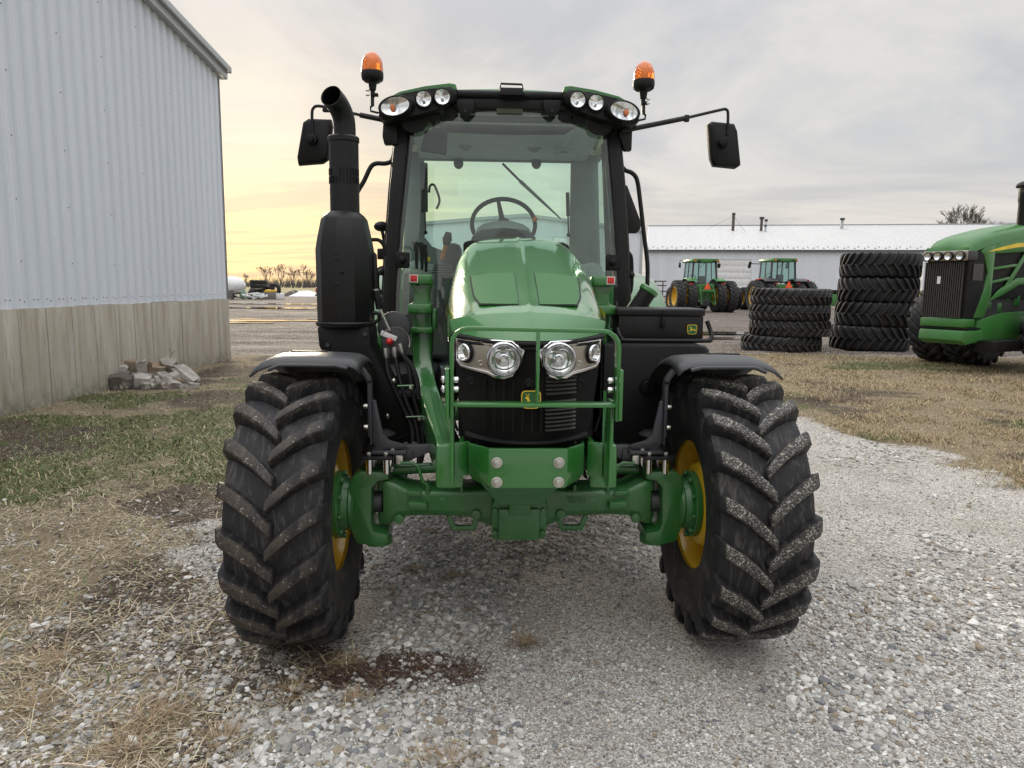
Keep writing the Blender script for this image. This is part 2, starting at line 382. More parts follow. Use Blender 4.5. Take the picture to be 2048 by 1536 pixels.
M['rubble_dark'] = stone_mat('dark_weathered_block', [(.3, (.018, .018, .02)), (.5, (.06, .057, .055)), (.75, (.16, .15, .14))])
def attr_mat(name, rough=.9, bumps=0, trans=0.):
    n = NT(name); c = n.attr('Col')
    if bumps: c = n.mix(n.mr(n.noise(bumps, 4, .6, n.geo()), .25, .75, 0, .35), c, (.16, .145, .125), 'MIX'); n.bump(n.noise(bumps * 2, 4, .6, n.geo()), .4, .01)
    n.set('Base Color', c).set('Roughness', rough)
    if trans: n.set('Subsurface Weight', 0.)
    return n.m
M['stones'] = attr_mat('loose_limestone', .9, 60); M['blades'] = attr_mat('grass_blades', .75); M['twigs'] = attr_mat('bare_twigs', .9)

# ------------------------------------------------------------------ ground
def _hash(ix, iy, seed):
    h = (ix.astype(np.int64) * 374761393 + iy.astype(np.int64) * 668265263 + seed * 982451653) & 0x7fffffff
    h = ((h ^ (h >> 13)) * 1274126177) & 0x7fffffff
    return ((h ^ (h >> 16)) & 0xffffff) / float(0xffffff)
def vnoise(x, y, sc, seed=1, octv=3):
    tot = np.zeros_like(x); amp = 1.; nrm = 0
    for o in range(octv):
        X = x * sc * 2 ** o; Y = y * sc * 2 ** o; ix = np.floor(X); iy = np.floor(Y); fx = X - ix; fy = Y - iy
        fx = fx * fx * (3 - 2 * fx); fy = fy * fy * (3 - 2 * fy)
        a = _hash(ix, iy, seed + o); b = _hash(ix + 1, iy, seed + o); c = _hash(ix, iy + 1, seed + o); d = _hash(ix + 1, iy + 1, seed + o)
        tot += amp * ((a * (1 - fx) + b * fx) * (1 - fy) + (c * (1 - fx) + d * fx) * fy); nrm += amp; amp *= .5
    return tot / nrm
def sstep(x, a, b): t = np.clip((x - a) / (b - a), 0, 1); return t * t * (3 - 2 * t)
XL = [(1.5, -.3), (2.4, -.55), (2.64, -.78), (3.2, -1.30), (4.3, -1.72), (5.5, -1.95), (7., -2.25), (9., -2.7), (11., -3.6)]
XR = [(1.5, 9.), (2., 6.5), (4., 5.4), (6., 4.38), (8., 4.0), (9.5, 3.65), (10.4, 2.9), (11.5, 2.)]
def tab(y, T): return np.interp(y, [t[0] for t in T], [t[1] for t in T])
def zones(x, y):
    w1 = (vnoise(x, y, 1.3, 3, 4) - .5); w2 = (vnoise(x, y, .5, 9, 3) - .5)
    dl = tab(y, XL) - x + w1 * 1.1 + w2 * .4; dr = x - tab(y, XR) + w1 * 1.3 + w2 * .9
    left = sstep(dl + w1 * .8, -.35, .5) * (y < 17.0); right = sstep(dr, -.15, .35)
    back = sstep(y + w1 * 2.2 + w2 * 2, 9.8, 10.8)
    yard = sstep(y + w1 * 1.6 + w2 * 1.6 - .25 * np.clip(x - 6, 0, 8) * -.25, 18.2, 19.6)
    yard = np.maximum(yard, sstep(y + w1 * 1.5, 16.6, 17.6) * (x < -2.5))
    field = sstep(y + w2 * 8, 128, 136)
    grass = np.clip(np.maximum(np.maximum(left, right), back), 0, 1) * (1 - yard)
    near_l = left * sstep(-y + w1 * 3.2, -6.0, -4.2)          # thin straw and dirt nearest the camera
    grass = grass * (1 - .42 * near_l * sstep(vnoise(x, y, 2.4, 91, 3), .40, .62))
    green = np.where(x < 0, sstep(vnoise(x, y, 1.5, 21, 4) + .21 * sstep(y, 4.8, 6.4) - .26 * sstep(y, 10.5, 12.5) - .22 * near_l, .46, .74),
                     sstep(vnoise(x * .45, y, .55, 33, 4), .48, .64) * .85)
    bare = sstep(vnoise(x, y, 1.1, 45, 4) + .10 * near_l + np.where(x < 0, .12 * sstep(y, 10., 12.5), -.05), .52, .66)
    return dict(grass=grass, yard=yard, field=field, green=green, bare=bare, near_l=near_l)
def red_litter(x, y):
    r1 = ((x + .50 - .15 * (y - 3)) / .36) ** 2 + ((y - 3.0) / .17) ** 2; r2 = ((x - 5.0 + .5 * (y - 11)) / 1.0) ** 2 + ((y - 11.05) / .42) ** 2
    r3 = ((x + 1.35) / .3) ** 2 + ((y - 3.75) / .28) ** 2
    n = vnoise(x, y, 6., 77, 3)
    return np.clip(np.maximum(np.maximum(1.5 - r1, 1.4 - r2 * 1.1), .9 - r3) * 1.1 + (n - .62) * 2.4, 0, 1)
def height(x, y):
    z = zones(x, y); near = np.clip(1 - (y - 9) / 6, 0, 1)
    h = (vnoise(x, y, 9., 5, 3) - .5) * .012 * near + (vnoise(x, y, 1.2, 6, 3) - .5) * .03
    h += z['grass'] * ((vnoise(x, y, 3., 8, 3) - .45) * .035)
    rut = (vnoise(x * .06, y, 1.25, 14, 3) - .5) * .15 + (vnoise(x * .25, y, 3.2, 15, 2) - .5) * .04
    h += z['yard'] * rut * np.clip((y - 17) / 3, 0, 1) * np.clip((70 - y) / 30, 0, 1)
    tr = np.exp(-(((x + .95) / .40) ** 4 + ((y - 3.44) / .5) ** 4)) + np.exp(-(((x - 1.03) / .40) ** 4 + ((y - 3.51) / .5) ** 4))
    pad = np.clip(tr * 1.2, 0, 1); h = h * (1 - pad) - .004 * pad
    return h - .006
def ground_z(x, y): return float(height(np.array([float(x)]), np.array([float(y)]))[0])
def geo_axis(parts):
    out = []
    for a, b, n, p in parts: out += [a + (b - a) * (i / n) ** p for i in range(n)]
    return np.array(out + [parts[-1][1]])
def build_ground():
    ys = geo_axis([(-30, 1.6, 14, .6), (1.6, 7, 110, 1), (7, 14, 80, 1), (14, 40, 130, 1), (40, 140, 60, 1.2), (140, 2500, 26, 2.2)])
    xp = geo_axis([(0, 5, 95, 1), (5, 14, 70, 1), (14, 40, 40, 1), (40, 1500, 24, 2.4)]); xs = np.concatenate([-xp[:0:-1], xp])
    X, Y = np.meshgrid(xs, ys); x = X.ravel(); y = Y.ravel(); Z = zones(x, y); h = height(x, y)
    nx, ny = len(xs), len(ys); me = bpy.data.meshes.new('ground')
    idx = np.arange(nx * ny).reshape(ny, nx); q = np.stack([idx[:-1, :-1], idx[:-1, 1:], idx[1:, 1:], idx[1:, :-1]], -1).reshape(-1, 4)
    fill_mesh(me, np.stack([x, y, h], 1), q)
    for k in ('grass', 'yard', 'field', 'green', 'bare'):
        a = me.attributes.new('z_' + k, 'FLOAT', 'POINT'); a.data.foreach_set('value', Z[k].astype(np.float32))
    a = me.attributes.new('z_red', 'FLOAT', 'POINT'); a.data.foreach_set('value', red_litter(x, y).astype(np.float32))
    me.polygons.foreach_set('use_smooth', np.ones(len(q), bool))
    return kind(link('ground', me, ground_mat()), 'structure')
def fill_mesh(me, v, f, col=None):
    n, k = f.shape; me.vertices.add(len(v)); me.vertices.foreach_set('co', np.ascontiguousarray(v, np.float32).ravel())
    me.loops.add(n * k); me.loops.foreach_set('vertex_index', np.ascontiguousarray(f, np.int32).ravel())
    me.polygons.add(n); me.polygons.foreach_set('loop_start', np.arange(0, n * k, k, dtype=np.int32))
    if col is not None:
        a = me.color_attributes.new('Col', 'FLOAT_COLOR', 'POINT'); c = np.ones((len(v), 4), np.float32); c[:, :3] = col; a.data.foreach_set('color', c.ravel())
    me.polygons.foreach_set('use_smooth', np.zeros(n, bool)); me.update(calc_edges=True); me.validate()
def ground_mat():
    n = NT('yard_ground'); P = n.geo(); A = lambda k: n.attr('z_' + k, 'Fac')
    wob = n.math('ADD', n.math('MULTIPLY', n.math('SUBTRACT', n.noise(6, 8, .75, P), .5), 1.3), n.math('MULTIPLY', n.math('SUBTRACT', n.noise(55, 4, .7, P), .5), .9))
    # limestone gravel: fines with stones of two sizes
    c1 = n.sep(n.voro(150, P, 'Color')); c2 = n.sep(n.voro(58, P, 'Color')); d2 = n.voro(58, P, 'Distance'); d1 = n.voro(150, P, 'Distance')
    s1 = n.ramp(c1[0], [(0, (.18, .168, .147)), (.4, (.36, .338, .305)), (.75, (.56, .54, .495)), (1, (.78, .76, .72))])
    s2 = n.ramp(c2[1], [(0, (.20, .185, .165)), (.5, (.38, .36, .325)), (.8, (.52, .50, .46)), (1, (.68, .66, .62))])
    m2 = n.math('MULTIPLY', n.mr(c2[0], .50, .60), n.mr(d2, .55, .42))
    grav = n.mix(m2, s1, s2)
    patch = n.noise(1.1, 5, .6, P)
    grav = n.mix(n.mr(patch, .44, .66, 0, .55), grav, (.30, .27, .235))
    # turf base: soil, thatch
    soil = n.mix(n.mr(n.noise(48, 8, .8, P), .36, .64), (.026, .019, .013), (.13, .10, .072)); sq = n.sep(n.voro(95, P, 'Color')); soil = n.mix(n.mr(sq[0], .88, .93, 0, .85), soil, n.mix(sq[1], (.18, .15, .11), (.48, .44, .38)))
    thatch = n.mix(n.mr(n.noise(70, 7, .8, n.map(P, (1, .5, 1), (0, 0, .5)), 1.5), .35, .66), (.045, .035, .024), (.42, .345, .225))
    grn = n.mix(n.noise(30, 5, .7, P), (.055, .062, .026), (.15, .15, .07))
    turf = n.mix(n.mr(n.math('ADD', A('green'), wob), .35, .7), thatch, grn)
    turf = n.mix(n.mr(n.math('ADD', A('bare'), wob), .25, .95), turf, soil)
    col = n.mix(n.mr(n.math('ADD', A('grass'), wob), .4, .62), grav, turf)
    # wheel-churned yard
    yc = n.voro(42, P, 'Color'); ys_ = n.sep(yc)
    mudc = n.mix(n.mr(n.noise(1.9, 8, .72, n.map(P, (.16, 1.6, 1))), .36, .64), (.050, .037, .029), (.165, .134, .110))
    mudc = n.mix(n.mr(ys_[0], .70, .78, 0, .75), mudc, n.ramp(ys_[1], [(0, (.22, .20, .18)), (1, (.50, .48, .45))]))
    mudc = n.mix(n.mr(n.noise(.35, 5, .6, n.map(P, (.3, 1, 1))), .5, .62, 0, .35), mudc, (.25, .22, .19))
    yard = n.mr(n.math('ADD', A('yard'), wob), .4, .6); col = n.mix(yard, col, mudc)
    fld = n.mix(n.noise(.08, 5, .6, n.map(P, (.3, 1, 1))), (.24, .19, .10), (.17, .17, .06))
    col = n.mix(A('field'), col, fld)
    col = n.mix(n.math('MULTIPLY', n.mr(n.math('ADD', A('red'), wob), .25, 1.0), .6), col, n.mix(n.noise(60, 4, .7, P), (.035, .020, .015), (.11, .068, .050)))
    n.set('Base Color', col)
    n.set('Roughness', n.mr(n.math('MULTIPLY', yard, n.noise(.8, 5, .6, n.map(P, (.35, 1, 1)))), .40, .62, .95, .75)).set('Specular IOR Level', .15)
    h = n.math('ADD', n.math('MULTIPLY', n.math('SUBTRACT', 1., d1), .5), n.math('MULTIPLY', n.math('MULTIPLY', n.math('SUBTRACT', 1., d2), m2), 1.2))
    n.bump(n.math('ADD', h, n.noise(30, 5, .7, P)), .8, .012); return n.m
ground = build_ground()

# ---- scattered stones
def ico():
    p = (1 + 5 ** .5) / 2
    v = np.array([(-1, p, 0), (1, p, 0), (-1, -p, 0), (1, -p, 0), (0, -1, p), (0, 1, p), (0, -1, -p), (0, 1, -p), (p, 0, -1), (p, 0, 1), (-p, 0, -1), (-p, 0, 1)], float)
    f = np.array([(0, 11, 5), (0, 5, 1), (0, 1, 7), (0, 7, 10), (0, 10, 11), (1, 5, 9), (5, 11, 4), (11, 10, 2), (10, 7, 6), (7, 1, 8), (3, 9, 4), (3, 4, 2), (3, 2, 6), (3, 6, 8), (3, 8, 9), (4, 9, 5), (2, 4, 11), (6, 2, 10), (8, 6, 7), (9, 8, 1)])
    return v / np.linalg.norm(v[0]), f
def stones_mesh(name, x, y, size, col, sink=.25, flat=(.45, .8)):
    v0, f0 = ico(); n = len(x); V = v0[None] * (1 + rng.uniform(-.34, .30, (n, 12, 1))); V[:, :, 0] *= rng.uniform(.8, 1.35, (n, 1)); V[:, :, 2] *= rng.uniform(*flat, (n, 1))
    a = rng.uniform(0, 6.28, n); t = rng.normal(0, .25, n); ca, sa = np.cos(a)[:, None], np.sin(a)[:, None]; ct, st = np.cos(t)[:, None], np.sin(t)[:, None]
    X, Y, Zz = V[:, :, 0], V[:, :, 1], V[:, :, 2]; Y, Zz = ct * Y - st * Zz, st * Y + ct * Zz; X, Y = ca * X - sa * Y, sa * X + ca * Y
    s = size[:, None]; P = np.stack([X * s + x[:, None], Y * s + y[:, None], Zz * s + (height(x, y) + size * sink)[:, None]], -1).reshape(-1, 3)
    F = (f0[None] + (np.arange(n) * 12)[:, None, None]).reshape(-1, 3)
    me = bpy.data.meshes.new(name); fill_mesh(me, P, F, np.repeat(col, 12, 0)); return me
def polar(n, r0, r1, k, half=46):
    u = rng.uniform(0, 1, n); r = (r0 ** (1 - k) + u * (r1 ** (1 - k) - r0 ** (1 - k))) ** (1 / (1 - k)); a = np.radians(rng.uniform(-half, half, n)); return r * np.sin(a), r * np.cos(a)
def stone_cols(n):
    t = rng.uniform(0, 1, n)[:, None]; base = np.where(t < .5, np.array([.46, .445, .41]), np.where(t < .82, np.array([.70, .685, .65]), np.where(t < .93, np.array([.30, .245, .18]), np.array([.20, .21, .225]))))
    return np.clip(base * rng.uniform(.62, 1.22, (n, 1)), .04, .82)
def in_tyres(x, y): return ((np.abs(x + .93) < .24) | (np.abs(x - 1.04) < .24)) & (np.abs(y - 3.48) < .42)
def build_stones():
    x, y = polar(150000, 2.0, 16.5, 1.5); z = zones(x, y); cover = (1 - z['grass']) * (1 - .45 * z['near_l']) + .04 * z['near_l'] ; red = red_litter(x, y)
    keep = (rng.uniform(0, 1, len(x)) < cover * (1 - .75 * red) * (1 - z['yard'])) & ~in_tyres(x, y); x, y = x[keep], y[keep]
    coarse = sstep(vnoise(x, y, 1.4, 61, 3) + .24 * (x < .05) * (y < 4.6) + .12 * z['near_l'][keep], .50, .68)
    n = len(x); size = np.exp(rng.normal(0, .42, n)) * (.0034 + .0040 * coarse) * (1 + .05 * np.hypot(x, y)); size = np.clip(size, .003, .036)
    return kind(link('loose_gravel', stones_mesh('loose_gravel', x, y, size, stone_cols(n)), M['stones']), 'stuff')
def build_clods():
    x, y = polar(60000, 2.0, 14., 1.4); z = zones(x, y); keep = (x < .3) & (rng.uniform(0, 1, len(x)) < z['grass'] * (.25 + .75 * z['bare']) * (1 - .7 * z['green'])); x, y = x[keep], y[keep]; n = len(x)
    size = np.clip(np.exp(rng.normal(0, .5, n)) * .0042 * (1 + .05 * y), .002, .016); t = rng.uniform(0, 1, (n, 1))
    col = np.where(t < .6, jit((.055, .042, .030), n, .45), np.where(t < .85, jit((.12, .095, .068), n, .35), jit((.36, .33, .28), n, .3)))
    return kind(link('soil_crumbs', stones_mesh('soil_crumbs', x, y, size, col, .2, (.4, .9)), M['stones']), 'stuff')
def jit(c, n, a=.3): return np.clip(np.array(c)[None] * rng.uniform(1 - a, 1 + a, (n, 1)) * rng.uniform(.92, 1.08, (n, 3)), .005, .8)
tag(build_clods(), 'dark soil crumbs between the straw left of the tractor', 'soil')
gravel = tag(build_stones(), 'loose pale limestone gravel strewn over the drive', 'gravel')

# ---- grass, straw, litter: narrow bent blades
def blades_mesh(name, x, y, ln, wd, lean, az, col, z0=0., curl=.5, joints=2):
    n = len(x); zz = height(x, y) + z0; dx, dy = np.cos(az), np.sin(az); sx, sy = -dy * wd / 2, dx * wd / 2
    def pt(t):
        a = lean + curl * t; hgt = ln * t * np.cos(a); out = ln * t * np.sin(a); return x + dx * out, y + dy * out, zz + hgt
    b = pt(0.); m_ = pt(.55); t_ = pt(1.)
    P = np.stack([np.stack([b[0] - sx, b[1] - sy, b[2]], 1), np.stack([b[0] + sx, b[1] + sy, b[2]], 1), np.stack([m_[0] + sx * .8, m_[1] + sy * .8, m_[2]], 1),
                  np.stack([m_[0] - sx * .8, m_[1] - sy * .8, m_[2]], 1), np.stack([t_[0], t_[1], t_[2]], 1)], 1).reshape(-1, 3)
    b0 = np.arange(n)[:, None] * 5; F = np.concatenate([b0 + np.array([0, 1, 2]), b0 + np.array([0, 2, 3]), b0 + np.array([3, 2, 4])])
    me = bpy.data.meshes.new(name); fill_mesh(me, P, F, np.repeat(col, 5, 0)); return me
def jit(c, n, a=.3): return np.clip(np.array(c)[None] * rng.uniform(1 - a, 1 + a, (n, 1)) * rng.uniform(.92, 1.08, (n, 3)), .005, .8)
def build_grass():
    made = []
    # left verge, green short grass
    x, y = polar(150000, 3.2, 17.5, 1.1); z = zones(x, y); u = rng.uniform(0, 1, len(x)); L_ = x < -.4
    k = L_ & (u < z['grass'] * (.08 + .92 * z['green']) * (1 - .7 * z['bare']) * (1 - .75 * z['near_l'])); X, Y = x[k], y[k]; n = len(X)
    g = rng.uniform(0, 1, (n, 1)); col = np.where(g < .62, jit((.105, .145, .045), n, .4), np.where(g < .82, jit((.17, .19, .075), n, .35), jit((.38, .32, .20), n)))
    made.append(kind(link('green_grass', blades_mesh('green_grass', X, Y, rng.uniform(.025, .075, n), rng.uniform(.0045, .0085, n) * (1 + .05 * Y), rng.uniform(.1, 1.0, n), rng.uniform(0, 6.28, n), col), M['blades']), 'stuff'))
    made[-1]['label'] = 'short green grass on the verge beside the grey shed'
    # left verge, dead grass and straw
    x, y = polar(260000, 2.0, 17.5, 1.5); z = zones(x, y); u = rng.uniform(0, 1, len(x)); cl = sstep(vnoise(x, y, 2.6, 52, 3), .42, .62)
    k = (x < .1) & (u < z['grass'] * (1 - .30 * z['green']) * (.28 + .72 * cl) * (1 - .55 * z['bare']) * .95); X, Y = x[k], y[k]; n = len(X)
    g = rng.uniform(0, 1, (n, 1)); col = np.where(g < .55, jit((.42, .345, .225), n, .4), np.where(g < .75, jit((.18, .14, .085), n), jit((.60, .525, .385), n, .25)))
    made.append(kind(link('dead_grass', blades_mesh('dead_grass', X, Y, np.exp(rng.normal(-2.85, .5, n)), rng.uniform(.0018, .0042, n) * (1 + .08 * Y), rng.uniform(.9, 1.5, n), rng.normal(.4, 1.3, n) + np.where(rng.uniform(0, 1, n) < .5, 3.14, 0), col, .004, .25), M['blades']), 'stuff'))
    made[-1]['label'] = 'matted dead straw over dirt left of the tractor'
    # right verge, dry lawn
    x, y = polar(470000, 4.5, 21, .75); z = zones(x, y); u = rng.uniform(0, 1, len(x))
    cl = sstep(vnoise(x, y, 1.7, 72, 4), .34, .62)
    k = (x > -2.2) & (u < z['grass'] * (.30 + .70 * cl) * (1 - .5 * z['bare']) * (1 - .8 * red_litter(x, y))) & ((x > 1.5) | (y > 9)); X, Y = x[k], y[k]; G_ = z['green'][k][:, None]; n = len(X)
    g = rng.uniform(0, 1, (n, 1)); dry = np.where(g < .6, jit((.31, .235, .125), n, .4), np.where(g < .82, jit((.48, .39, .23), n, .3), jit((.16, .10, .05), n)))
    col = np.where(rng.uniform(0, 1, (n, 1)) < G_ * .75, jit((.085, .125, .035), n), dry)
    made.append(kind(link('dry_grass', blades_mesh('dry_grass', X, Y, rng.uniform(.03, .085, n) * (.6 + .75 * cl[k]), rng.uniform(.0045, .0085, n) * (.7 + .045 * Y), rng.uniform(.2, 1.25, n), rng.uniform(0, 6.28, n), col), M['blades']), 'stuff'))
    made[-1]['label'] = 'dry tan lawn with green patches right of the drive'
    # dark red-brown plant litter
    px = []; py = []
    for cx, cy, rx, ry, m_ in ((-.5, 3.0, .5, .26, 5200), (5.0, 11.05, 1.5, .7, 9000), (-1.35, 3.75, .45, .4, 2600)):
        px.append(cx + rng.normal(0, .62, m_) * rx); py.append(cy + rng.normal(0, .62, m_) * ry)
    x = np.concatenate(px); y = np.concatenate(py); k = rng.uniform(0, 1, len(x)) < red_litter(x, y) + .14; X, Y = x[k], y[k]; n = len(X)
    col = np.where(rng.uniform(0, 1, (n, 1)) < .8, jit((.055, .024, .016), n, .4), jit((.20, .13, .08), n))
    made.append(kind(link('plant_litter', blades_mesh('plant_litter', X, Y, rng.uniform(.015, .06, n), rng.uniform(.0018, .0032, n) * (1 + .1 * Y), rng.uniform(1.1, 1.5, n), rng.uniform(0, 6.28, n), col, .004, .1), M['blades']), 'stuff'))
    made[-1]['label'] = 'dark red brown plant litter scattered on gravel and lawn'
    # single straw tufts growing in the gravel: each a plant of its own
    spots = [(688, 1330, .14, 'in front of the muddy tyre'), (585, 1385, .12, 'lowest left of the muddy tyre'), (712, 1400, .09, 'inside the red brown litter'), (1050, 1285, .13, 'on the drive under the bumper'),
             (900, 1525, .17, 'at the bottom edge of the drive'), (300, 1440, .24, 'on the dirt at lower left'), (120, 1330, .22, 'at the left edge above the dirt'), (250, 1500, .2, 'at the lower left corner'), (60, 1420, .18, 'closest to the left bottom corner'), (905, 1155, .12, 'in shade below the front axle'), (830, 1140, .1, 'in shade beside the muddy tyre'),
             (450, 1480, .16, 'where dirt meets coarse gravel')]
    for px_, py_, r, where in spots:
        p = gnd(px_, py_); n = 190; a = rng.uniform(0, 6.28, n); rr = np.abs(rng.normal(0, .35, n)) * r
        X = p.x + np.cos(a) * rr; Y = p.y + np.sin(a) * rr * .8; c = jit((.30, .215, .125), n, .35)
        o = link('straw_tuft', blades_mesh('straw_tuft', X, Y, rng.uniform(.25, .75, n) * r, rng.uniform(.0018, .003, n), rng.uniform(.5, 1.45, n), a + rng.normal(0, .4, n), c, .002, .3), M['blades'])
        tag(o, 'dry straw tuft ' + where, 'grass tuft', 'straw tufts in the gravel')
    return made
for o in build_grass(): o['category'] = 'grass'
# ---- puddles in the yard
def puddle(px, py, wx, wy, seed, label):
    p = gnd(px, py); b = MB(); n = 40; pts = []
    for k in range(n):
        a = 2 * math.pi * k / n; r_ = 1 + .35 * math.sin(3 * a + seed) + .22 * math.sin(7 * a + seed * 2) + .12 * math.sin(13 * a + seed * 5)
        pts.append((p.x + wx * r_ * math.cos(a), p.y + wy * r_ * math.sin(a), .030 if p.y > 17 else .01))
    b.add(pts, [tuple(range(n))]); o = b.build('puddle', M['water']); return kind(o, 'structure')
def water_mat():
    n = NT('muddy_puddle_water'); n.set('Base Color', (.05, .042, .034)).set('Roughness', .04).set('Specular IOR Level', .6); n.bump(n.noise(3, 3), .03, .01); return n.m
M['water'] = water_mat()
puddle(500, 641, 3.6, 1.3, 1., ''); puddle(575, 640, 2.2, .5, 2.7, ''); puddle(470, 646, 1.2, .4, .7, ''); puddle(1465, 668, 2.6, .8, 2.3, ''); puddle(1450, 678, 1.5, .35, 4.1, ''); puddle(590, 609, 9, 1.6, 3.3, ''); puddle(1750, 664, 3.2, .6, .4, ''); puddle(520, 616, 6, 1.1, 5.2, '')

# ------------------------------------------------------------------ grey metal shed on the left
def rib_profile(w, pitch, h):
    pts = []; n = round(w / pitch)
    for i in range(n):
        a = i * pitch; pts += [(a, 0), (a + pitch * .30, 0), (a + pitch * .38, h), (a + pitch * .52, h * .92), (a + pitch * .535, h * .72), (a + pitch * .55, h * .92), (a + pitch * .80, h), (a + pitch * .88, 0)]
    return pts + [(w, 0)]
SHED_TOP = lambda s: 6.05 + (7.2 - s) * .137
def left_shed():
    t = thing('metal_shed', 'tall grey corrugated metal shed on a concrete base wall', 'building', (-6.5, 9.07, 0), R(-1.2))
    z0 = 1.335; W_ = 1.08; s = 7.06 - W_
    while s > -7:
        prof = rib_profile(W_, .27, .038); b = MB()
        rows = [[(x + .004, s + a + .001, z) for a, x in prof] for z in (z0 + rng.uniform(-.006, .006), 2.5, 4.0)]
        rows.append([(x + .004, s + a + .001, SHED_TOP(s + a)) for a, x in prof])
        b.loft(rows, False, False); p = b.build('siding_panel', M['siding'], t, 0, 12)
        sc = MB()
        for i in range(4):
            a = s + i * .27
            for z in ((1.42,) if i else (1.42, 1.95, 2.75, 3.55, 4.35, 5.15, 5.95)):
                zz = z + (.02 if i % 2 else 0); sc.cyl((.006, a + .02, zz), .008, 0, .008, 'x', 6)
            sc.cyl((.038, a + .16, 1.445), .008, 0, .008, 'x', 6)
        kind(sc.build('screws', M['trim_dark'], p, 0, 0), 'stuff')
        s -= W_
    s = .375 - .56 * 13; k = 0
    while s < 7.0:
        e = min(s + .56, 7.10); j = rng.uniform(0, .014); b = MB()
        b.bx(-.12, .055 + j, s + .006, e - .006, -.25, z0 - .004); b.build('concrete_panel', M['concrete'], t, .006, 30); s += .56
    MB().bx(-.20, .035, -6.9, 7.085, -.25, z0 - .02).build('joint_backing', M['trim_dark'], t)
    MB().bx(-9., -.13, 6.98, 7.09, -.25, z0 - .004).build('end_base_wall', M['concrete'], t)
    e = MB(); prof = rib_profile(8.1, .27, .028); e.loft([[(-.05 - a, 7.06 + x, z) for a, x in prof] for z in (z0, 6.0)], False, False); e.build('end_siding', M['siding'], t, 0, 12)
    MB().bx(-.03, .045, 7.055, 7.10, z0 - .01, 6.0).build('corner_trim', M['trim_metal'], t, .004)
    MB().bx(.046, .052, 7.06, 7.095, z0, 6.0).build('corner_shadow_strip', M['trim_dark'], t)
    f = lambda s, z: (s, SHED_TOP(s) + z)
    b = MB(); b.prism([f(7.28, -.02), f(7.28, .13), f(-7, .13), f(-7, -.02)], 'x', .0, .16); b.build('rake_fascia', M['trim_metal'], t, .008)
    b = MB(); b.prism([f(7.34, .131), f(7.34, .26), f(-7, .26), f(-7, .131)], 'x', -.05, .23); b.build('rake_cap', M['trim_metal'], t, .012)
    b = MB(); b.prism([f(7.30, .24), f(7.30, .285), f(-7, .285), f(-7, .24)], 'x', -9, .19); b.build('roof', M['roof_far'], t)
    b = MB(); b.bx(-8.5, .03, 7.10, 7.25, 6.02, 6.16); b.build('eave_gutter', M['trim_metal'], t, .01)
    for zz in (2.2,): pass
    return t
left_shed()
